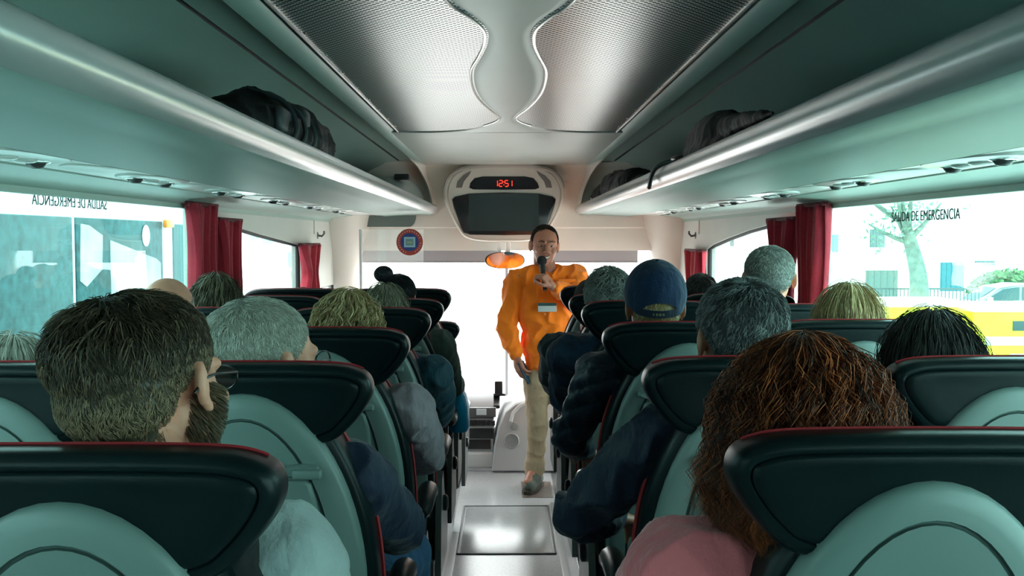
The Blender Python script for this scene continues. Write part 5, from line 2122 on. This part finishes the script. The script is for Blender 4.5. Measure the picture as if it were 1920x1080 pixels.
# ------------------------------------------------------------------ luggage in the racks and small carried things
BAGM = cloth_mat('black_nylon', (0.006, 0.0065, 0.007), 0.55, 500, 0.0)


def bag(name, label, cat, parts, loc, amp=0.008, quilt=None, m=None):
    root = thing(name, label, cat, loc, 0)
    g = G()
    for p in parts:
        if p[0] == 'e':
            g.ell(p[1], p[2], p[3] if len(p) > 3 else None)
        else:
            g.cap(*p[1:])
    me = blob(g, 0.009, 4)
    crumple(me, amp, 10, 5, (1, 1, 1), quilt)
    me.materials.append(m or BAGM)
    link('bag_body', me, root, 180)
    return root


zs_ = cz(0.206)
b = bag('backpack', 'large black backpack lying on the left luggage rack', 'backpack', [
    ('e', (0.0, 0.0, 0.09), (0.135, 0.42, 0.092)), ('e', (0.02, 0.26, 0.10), (0.125, 0.27, 0.105)), ('e', (-0.02, -0.34, 0.06), (0.10, 0.28, 0.06)), ('e', (0.05, 0.40, 0.09), (0.09, 0.14, 0.09)), ('e', (0.0, -0.05, 0.13), (0.09, 0.20, 0.075))], (-0.70, 2.86, zs_), 0.014)
for dy in (-0.16, -0.04, 0.10):
    g = G()
    g.tube(catmull([(0.10, dy, 0.02), (0.138, dy + 0.01, 0.09), (0.10, dy + 0.02, 0.165), (0.0, dy + 0.02, 0.20)], 5), 0.007, 8)
    g.build('strap', mat('strap_dark_teal', (0.02, 0.03, 0.032), 0.6), b)
for lo, hi in (((0.075, 0.02, 0.105), (0.130, 0.10, 0.170)), ((0.09, -0.26, 0.07), (0.125, -0.12, 0.14))):
    g = G()
    g.box(lo, hi, 0.02)
    g.build('pocket', mat('pocket_dark', (0.022, 0.028, 0.030), 0.5), b, 60)
g = G()
g.tube(catmull([(0.10, 0.46, 0.13), (0.11, 0.55, 0.10), (0.10, 0.54, 0.045), (0.10, 0.50, 0.03)], 5), 0.009, 8)
g.build('handle_loop', BAGM, b)
b = bag('shoulder_bag', 'slim black shoulder bag on the right luggage rack with its strap drooping over the edge', 'bag', [
    ('e', (0.0, 0.0, 0.085), (0.085, 0.20, 0.095)), ('e', (-0.01, -0.16, 0.095), (0.075, 0.22, 0.075)), ('e', (0.0, -0.1, 0.05), (0.10, 0.38, 0.052)), ('c', (-0.02, -0.28, 0.105), 0.040, (-0.045, -0.86, 0.080), 0.010)], (0.655, 3.14, zs_), 0.006)
g = G()
g.tube(catmull([(-0.02, 0.12, 0.05), (-0.07, 0.16, 0.052), (-0.108, 0.20, 0.050), (-0.140, 0.25, 0.036), (-0.150, 0.30, 0.010), (-0.150, 0.36, -0.028)], 6), 0.008, 8)
g.build('strap', BLACK, b)
g = G()
g.tube(catmull([(-0.03, 0.05, 0.06), (-0.095, 0.02, 0.052), (-0.112, 0.10, 0.052), (-0.06, 0.15, 0.056)], 6), 0.007, 8)
g.build('handle', BLACK, b)
bag('holdall', 'black holdall at the front end of the right luggage rack', 'bag', [
    ('e', (0.0, 0.0, 0.085), (0.13, 0.55, 0.090)), ('e', (-0.02, 0.45, 0.10), (0.11, 0.30, 0.10)), ('e', (0.02, -0.5, 0.06), (0.10, 0.25, 0.06))], (0.71, 5.6, zs_), 0.014)
b = bag('rucksack', 'small dark bag with bright buckles at the very front of the right luggage rack', 'bag', [
    ('e', (0.0, 0.0, 0.075), (0.085, 0.22, 0.082)), ('c', (-0.05, 0.1, 0.05), 0.045, (-0.045, 0.30, 0.04), 0.035)], (0.665, 6.62, zs_), 0.010)
g = G()
g.box((-0.10, 0.0, 0.045), (-0.082, 0.03, 0.065), 0.004)
g.box((-0.10, 0.09, 0.03), (-0.085, 0.12, 0.05), 0.004)
g.build('buckles', STEEL, b)
root = thing('locker_cover', 'grey green rounded locker cover at the front end of the left luggage rack', 'locker', (-0.74, 6.55, zs_))
g = G()
rings = []
for y_, k in ((-0.75, 0.25), (-0.55, 0.62), (-0.3, 0.85), (0.1, 0.97), (0.6, 1.0), (0.72, 0.98)):
    rings.append([(-0.16 + 0.0, y_, 0.0), (0.165, y_, 0.0), (0.165 - 0.02 * k, y_, 0.10 * k), (0.11, y_, 0.18 * k), (0.0, y_, 0.215 * k), (-0.16, y_, 0.20 * k)])
g.loft(rings)
g.build('cover', mat('locker_grey', (0.22, 0.26, 0.25), 0.35), root, 60)
g = G()
g.box((0.06, -0.42, 0.155), (0.15, -0.33, 0.19), 0.008)
g.build('clip', BLACK, root)
# bright blue carrier bag by the left aisle seats
root = thing('carrier_bag', 'bright blue carrier bag at the aisle side of the front left seats', 'bag', (-0.212, 4.56, 0.80))
g = G()
rings = []
for z_, w_, d_ in ((0.0, 0.040, 0.085), (0.02, 0.048, 0.095), (0.11, 0.045, 0.095), (0.16, 0.032, 0.08), (0.185, 0.018, 0.065)):
    rings.append([(w_ * math.copysign(abs(math.cos(a)) ** 0.6, math.cos(a)), d_ * math.copysign(abs(math.sin(a)) ** 0.6, math.sin(a)), z_) for a in [2 * PI * k / 20 for k in range(20)]])
g.loft(rings)
g.build('bag_body', cloth_mat('bright_blue_plastic', (0.006, 0.42, 0.80), 0.45, 200), root, 60)
g = G()
g.tube(catmull([(0, -0.05, 0.175), (0.0, -0.03, 0.25), (0, 0.03, 0.25), (0, 0.05, 0.175)], 6), 0.006, 8)
g.build('handle', MATS['bright_blue_plastic'], root)
# ------------------------------------------------------------------ outside
ZG = -1.32


def ground_at(px, py):
    d = CROT @ Vector(((px - 960) / FPX, -(py - 540) / FPX, -1))
    t = (ZG - CAMZ) / d.z
    return Vector((d.x * t, d.y * t, ZG))


g = G()
g.box((-60, -30, ZG - 0.1), (80, 110, ZG))
o = g.build('ground', mat('pale_paving', (0.68, 0.66, 0.64), 0.8, var=(0.5, 0.10)), None, 0)
o['kind'] = 'structure'

# parked coach on the left
CX = -3.35
GLD = mat('coach_dark_glass', (0.028, 0.085, 0.095), 0.4, spec=0.10, var=(14, 0.4))
CW = mat('coach_white_paint', (0.80, 0.82, 0.88), 0.25, coat=0.3)
root = thing('parked_coach', 'white coach with dark teal windows parked close beside the left windows', 'coach', (CX - 1.25, 3.0, ZG))
g = G()
zw0, zw1 = 0.55 - ZG, 1.845 - ZG
prof = [(1.25, 0.35), (1.25, zw0), (1.25, zw1), (1.24, 3.45), (1.15, 3.62), (0.9, 3.70), (-1.25, 3.70), (-1.25, 0.35)]
g.strip(prof, [-6.0, 9.0], True)
g.build('coach_side', CW, root, 30)
for k, (a, b) in enumerate(((-6.0, -3.2), (-3.12, -0.4), (-0.32, 1.62), (1.70, 4.72), (4.78, 6.74))):
    g = G()
    g.box((1.235, a, zw0), (1.262, b, zw1), 0.01)
    w = g.build('coach_window', GLD, root, 30)
# reflections painted as pale patches on the fifth pane
WHITE_REFL = mat('painted_reflection', (0.40, 0.42, 0.43), 0.6, var=(3, 0.3))
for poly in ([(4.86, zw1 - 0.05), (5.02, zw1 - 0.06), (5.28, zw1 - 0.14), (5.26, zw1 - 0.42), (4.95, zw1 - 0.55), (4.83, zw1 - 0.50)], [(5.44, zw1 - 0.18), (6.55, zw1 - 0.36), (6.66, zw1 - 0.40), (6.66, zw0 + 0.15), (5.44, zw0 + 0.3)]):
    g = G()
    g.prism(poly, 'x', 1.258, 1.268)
    g.build('painted_reflection', WHITE_REFL, root, 0)
g = G()
g.box((1.20, 6.78, 0.4), (1.275, 6.98, zw1 + 0.02), 0.02)
g.build('front_post', CW, root)
g = G()
g.box((1.26, 6.76, zw1 - 0.06), (1.30, 6.98, zw1 + 0.02), 0.012)
g.build('marker_lamp', mat('orange_lens', (0.75, 0.22, 0.02), 0.25), root)
g = G()
g.box((1.235, 7.06, zw0 - 0.2), (1.262, 8.6, zw1 - 0.02), 0.01)
g.build('door_glass', mat('coach_grey_glass', (0.09, 0.16, 0.17), 0.35, spec=0.12), root, 30)
for yy in (-3.5, 7.0):
    g = G()
    g.lathe([(0.0, 0.0), (0.3, 0.0), (0.50, 0.02), (0.52, 0.10), (0.52, 0.28), (0.0, 0.28)], (1.0, yy, 0.52), 'x', 28)
    g.build('wheel', RUBBER, root)
g = G()
g.lathe([(0.09, 0.0), (0.10, 0.006), (0.07, 0.008), (0.0, 0.006)], (1.262, 6.28, zw1 - 0.14), 'x', 24)
g.build('round_badge', mat('badge_pale', (0.70, 0.74, 0.76), 0.3), root)

# pale buildings
BW = mat('white_render', (0.80, 0.79, 0.82), 0.8, var=(0.4, 0.05))
SHUT = mat('grey_shutter', (0.16, 0.20, 0.20), 0.6)


def on_plane_y(px, py, y):
    return at(px, py, y)


def building(name, label, y, pxa, pxb, ztop, depth, openings, m=BW):
    a, b = at(pxa, 500, y).x, at(pxb, 500, y).x
    root = thing(name, label, 'building', ((a + b) / 2, y, ZG))
    g = G()
    off = root.location
    g.box((a - off.x, 0, 0), (b - off.x, depth, ztop - ZG))
    g.build('wall', m, root, 0)
    g = G()
    g.box((a - off.x - 0.3, -0.3, ztop - ZG), (b - off.x + 0.3, depth + 0.3, ztop - ZG + 0.25), 0.03)
    g.build('roof_edge', m, root, 0)
    for (n_, x0, y0, x1, y1, mm) in openings:
        p, q = at(x0, y0, y) - off, at(x1, y1, y) - off
        g = G()
        t = 0.08
        g.box((p.x - t, -0.06, q.z - t), (q.x + t, 0.03, q.z))
        g.box((p.x - t, -0.06, p.z), (q.x + t, 0.03, p.z + t))
        g.box((p.x - t, -0.06, q.z), (p.x, 0.03, p.z))
        g.box((q.x, -0.06, q.z), (q.x + t, 0.03, p.z))
        fr = g.build(n_ + '_frame', m, root, 0)
        g = G()
        g.box((p.x, -0.03, max(q.z, 0.02)), (q.x, 0.02, p.z))
        k = 5
        for i in range(k):
            xx = p.x + (q.x - p.x) * (i + 0.5) / k
            g.box((xx - 0.02, -0.05, max(q.z, 0.02)), (xx + 0.02, -0.02, p.z))
        g.build(n_ + '_panel', mm, fr, 0)
    return root


building('building', 'white rendered building with shuttered window and garage beyond the long right window', 40.0, 1500, 1880, 7.5, 8.0, [
    ('window', 1630, 430, 1658, 464, SHUT), ('window', 1545, 440, 1571, 473, mat('teal_shutter', (0.25, 0.42, 0.42), 0.6)), ('garage', 1622, 507, 1682, 556, mat('garage_grey_green', (0.17, 0.21, 0.19), 0.7)),
    ('gate', 1762, 492, 1806, 546, mat('teal_gate', (0.06, 0.20, 0.24), 0.6)), ('vent', 1826, 489, 1864, 498, SHUT)])
building('building', 'pale building seen through the right front quarter window', 62.0, 1290, 1492, 8.0, 10.0, [
    ('window', 1330, 478, 1340, 492, SHUT), ('window', 1368, 438, 1376, 462, SHUT), ('window', 1372, 506, 1388, 526, SHUT)], mat('bluish_render', (0.66, 0.78, 0.78), 0.8))
building('building', 'pale block seen through the left front quarter window', 70.0, 430, 590, 8.0, 10.0, [
    ('window', 468, 432, 486, 452, mat('aqua_shutter', (0.35, 0.62, 0.60), 0.6)), ('window', 492, 436, 512, 458, MATS['aqua_shutter']), ('window', 540, 472, 570, 502, MATS['aqua_shutter']), ('window', 545, 508, 562, 522, mat('olive_shutter', (0.30, 0.38, 0.30), 0.6))])

# parked white van on the left, beyond the quarter window
a = ground_at(470, 560)


# tree in front of the white building
def tree(label, px, py_base, py_top, y, rad):
    b = at(px, 500, y)
    b.z = ZG
    top = at(px - 12, py_top, y)
    root = thing('street_tree', label, 'tree', b)
    t = Vector((top.x - b.x, 0, top.z - ZG))
    g = G()
    pts = catmull([(0.10, 0, 0), (0.05, 0, t.z * 0.3), (0.0, 0, t.z * 0.55), (t.x * 0.8, 0.1, t.z * 0.8), (t.x * 1.8, 0.1, t.z)], 6)
    n = len(pts)
    g.tube(pts, [rad * (1.15 - 0.65 * i / n) for i in range(n)], 12)
    g.build('trunk', mat('pale_bark', (0.17, 0.20, 0.17), 0.9, bump=(12, 0.6, (1, 1, 0.3), 0.03), var=(5, 0.3)), root, 180)
    rng = random.Random(3)
    g = G()
    gl = G()
    tips = []
    for k in range(9):
        p0 = pts[n - 1 - rng.randint(0, 7)]
        d = Vector((rng.uniform(-1.3, 0.7), rng.uniform(-0.6, 0.6), rng.uniform(0.3, 1.0))).normalized()
        L = rng.uniform(1.0, 2.2)
        q = [p0 + d * L * t_ + Vector((0, 0, 0.25 * t_ * t_)) for t_ in (0, 0.35, 0.7, 1)]
        g.tube(q, [rad * 0.35, rad * 0.25, rad * 0.16, rad * 0.08], 7)
        for m_ in range(34):
            c = q[1] + (q[3] - q[1]) * rng.random() + Vector((rng.gauss(0, 0.35), rng.gauss(0, 0.35), rng.gauss(0, 0.3)))
            u = Vector((rng.gauss(0, 1), rng.gauss(0, 1), rng.gauss(0, 1))).normalized() * rng.uniform(0.06, 0.12)
            w = u.orthogonal().normalized() * 0.05
            gl.add([c - u, c + w, c + u, c - w], [(0, 1, 2, 3)])
    g.build('branches', mat('pale_bark', (0, 0, 0)), root, 180)
    lf = gl.build('leaves', mat('pale_green_leaf', (0.17, 0.26, 0.18), 0.7, var=(2, 0.3)), root, 0, False)
    lf['kind'] = 'stuff'


tree('pale-barked leaning street tree in front of the white building', 1722, 560, 420, 30.0, 0.30)

# railing
root = thing('railing', 'low dark metal railing at the foot of the street tree', 'railing', (at(1735, 500, 31).x, 31.0, ZG))
g = G()
L = 3.4
hh = at(1735, 540, 31).z - ZG
g.box((-L / 2, -0.02, hh - 0.05), (L / 2, 0.02, hh))
g.box((-L / 2, -0.02, hh - 0.62), (L / 2, 0.02, hh - 0.58))
g.box((-L / 2, -0.02, 0.10), (L / 2, 0.02, 0.14))
for i in range(30):
    x = -L / 2 + L * i / 29
    g.box((x - 0.012, -0.012, 0.0), (x + 0.012, 0.012, hh))
g.build('bars', mat('railing_grey', (0.10, 0.13, 0.13), 0.5), root, 0)

# clipped shrub at the photo's right edge
c = at(1900, 532, 36)
root = thing('shrub', 'clipped green shrub above the white car at the right edge', 'shrub', (c.x, 36, ZG))
gl = G()
rng = random.Random(8)
for m_ in range(1600):
    u = Vector((rng.gauss(0, 1), rng.gauss(0, 1), rng.gauss(0, 1))).normalized()
    p_ = Vector((u.x * 1.6, u.y * 1.2, 1.15 + u.z * 0.75)) * rng.uniform(0.9, 1.0)
    t_ = Vector((rng.gauss(0, 1), rng.gauss(0, 1), rng.gauss(0, 1))).normalized() * 0.11
    w = t_.orthogonal().normalized() * 0.07
    gl.add([p_ - t_, p_ + w, p_ + t_, p_ - w], [(0, 1, 2, 3)])
lf = gl.build('foliage', mat('shrub_green', (0.09, 0.19, 0.07), 0.7, var=(2, 0.3)), root, 0, False)
lf['kind'] = 'stuff'
g = G()
g.ell((0, 0, 1.1), (1.45, 1.05, 0.68))
g.cap((0, 0, 0), 0.12, (0, 0, 0.8), 0.10)
g.build('core', mat('shrub_core', (0.05, 0.10, 0.05), 0.9), root, 180)

# white car
wc = at(1815, 596, 32.5)
root = thing('car', 'white hatchback parked behind the yellow containers on the right', 'car', (wc.x + 1.3, 32.5, ZG), R(-6))
CARW = mat('car_white', (0.82, 0.82, 0.82), 0.25, coat=0.4)
prof = [(-2.05, 0.35), (-2.10, 0.62), (-2.02, 0.86), (-1.15, 1.00), (-0.55, 1.42), (0.1, 1.52), (0.9, 1.50), (1.65, 1.28), (2.05, 0.98), (2.12, 0.6), (2.08, 0.32)]
lower = [(-2.05, 0.28), (-2.12, 0.60), (-2.02, 0.84), (-1.15, 0.98), (2.02, 0.98), (2.12, 0.6), (2.08, 0.28)]
cabin = [(-1.25, 0.95), (-0.55, 1.42), (0.1, 1.53), (0.9, 1.51), (1.65, 1.28), (2.0, 0.95)]
g = G()
g.loft([[(x, yy, z if z < 0.9 else z) for x, z in inset2(lower, k)] for yy, k in ((-0.88, 0.05), (-0.86, 0.0), (0.86, 0.0), (0.88, 0.05))])
g.loft([[(x, yy, z) for x, z in inset2(cabin, k)] for yy, k in ((-0.66, 0.06), (-0.70, 0.03), (-0.78, 0.0), (0.78, 0.0), (0.70, 0.03), (0.66, 0.06))])
g.build('car_shell', CARW, root, 35)
for pl in ([(-0.98, 1.02), (-0.46, 1.37), (0.05, 1.45), (0.05, 1.02)], [(0.13, 1.02), (0.13, 1.45), (0.85, 1.43), (1.35, 1.25), (1.55, 1.02)]):
    for s in (-1, 1):
        g = G()
        g.prism(pl, 'y', s * 0.775, s * 0.79)
        g.build('side_window', mat('car_glass', (0.05, 0.10, 0.11), 0.1), root, 0)
g = G()
g.loft([[(-1.20, -0.66, 1.0), (-1.20, 0.66, 1.0), (-0.60, 0.60, 1.405), (-0.60, -0.60, 1.405)], [(-1.22, -0.66, 1.01), (-1.22, 0.66, 1.01), (-0.62, 0.60, 1.415), (-0.62, -0.60, 1.415)]])
g.build('car_windscreen', MATS['car_glass'], root, 0)
for x in (-1.30, 1.32):
    for s in (-1, 1):
        g = G()
        g.use(RUBBER).lathe([(0.20, -0.09), (0.32, -0.08), (0.325, 0.0), (0.32, 0.08), (0.20, 0.09)], (x, s * 0.80, 0.325), 'y', 24)
        g.use(STEEL).lathe([(0.0, -0.085), (0.2, -0.085), (0.2, 0.085), (0.0, 0.085)], (x, s * 0.80, 0.325), 'y', 20)
        for k in range(5):
            a = 2 * PI * k / 5
            g.use(BLACK).box((x + 0.12 * math.cos(a) - 0.03, s * 0.80 - 0.095, 0.325 + 0.12 * math.sin(a) - 0.03), (x + 0.12 * math.cos(a) + 0.03, s * 0.80 + 0.095, 0.325 + 0.12 * math.sin(a) + 0.03))
        g.build('wheel', None, root, 30)
g = G()
for s in (-1, 1):
    g.box((-2.12, s * 0.62 - 0.16, 0.66), (-2.0, s * 0.62 + 0.16, 0.80), 0.03)
g.build('headlamps', mat('lamp_glass', (0.6, 0.65, 0.66), 0.1), root)
g = G()
for s in (-1, 1):
    g.box((-0.95, s * 0.80 - 0.10, 1.0), (-0.78, s * 0.80 + 0.10, 1.12), 0.03)
g.build('door_mirrors', CARW, root)

# yellow containers
YEL = mat('yellow_steel', (0.80, 0.66, 0.02), 0.45)


def container(label, pxa, pxb, pytop, y, panels):
    a, b = at(pxa, 600, y).x, at(pxb, 600, y).x
    zt = at((pxa + pxb) / 2, pytop, y).z - ZG
    root = thing('recycling_container', label, 'container', ((a + b) / 2, y, ZG), 0, 'yellow containers')
    w = (b - a) / 2
    g = G()
    g.box((-w, 0, 0.08), (w, 1.1, zt - 0.12), 0.05)
    g.build('bin_box', YEL, root, 40)
    g = G()
    g.box((-w - 0.03, -0.03, zt - 0.16), (w + 0.03, 1.13, zt), 0.06)
    g.build('lid', mat('pale_lid', (0.78, 0.74, 0.60), 0.5), root, 40)
    for (x0, z0, x1, z1, nm, mm) in panels:
        g = G()
        g.box((-w + 2 * w * x0, -0.02, zt * z0), (-w + 2 * w * x1, 0.01, zt * z1), 0.008)
        g.build(nm, mm, root, 40)
    g = G()
    for s in (-1, 1):
        g.box((s * w * 0.8 - 0.08, 0.1, 0.0), (s * w * 0.8 + 0.08, 0.25, 0.10))
        g.box((s * w * 0.8 - 0.08, 0.85, 0.0), (s * w * 0.8 + 0.08, 1.0, 0.10))
    g.build('feet', BLACK, root, 0)


GRN = mat('panel_pale_green', (0.45, 0.60, 0.40), 0.6)
container('yellow container on the right, partly hidden by the dark-haired woman', 1664, 1798, 562, 20.0, [(0.1, 0.60, 0.9, 0.80, 'panel', mat('yellow_panel', (0.72, 0.66, 0.05), 0.5))])
container('tall yellow container with pale green panels and a dark slot at the right photo edge', 1824, 1990, 571, 20.0, [
    (0.14, 0.50, 0.66, 0.61, 'pale_panel', GRN), (0.45, 0.68, 0.66, 0.80, 'dark_slot', mat('slot_dark', (0.03, 0.06, 0.06), 0.5)), (0.42, 0.30, 0.66, 0.40, 'pale_panel', GRN)])
# street lamp post far right
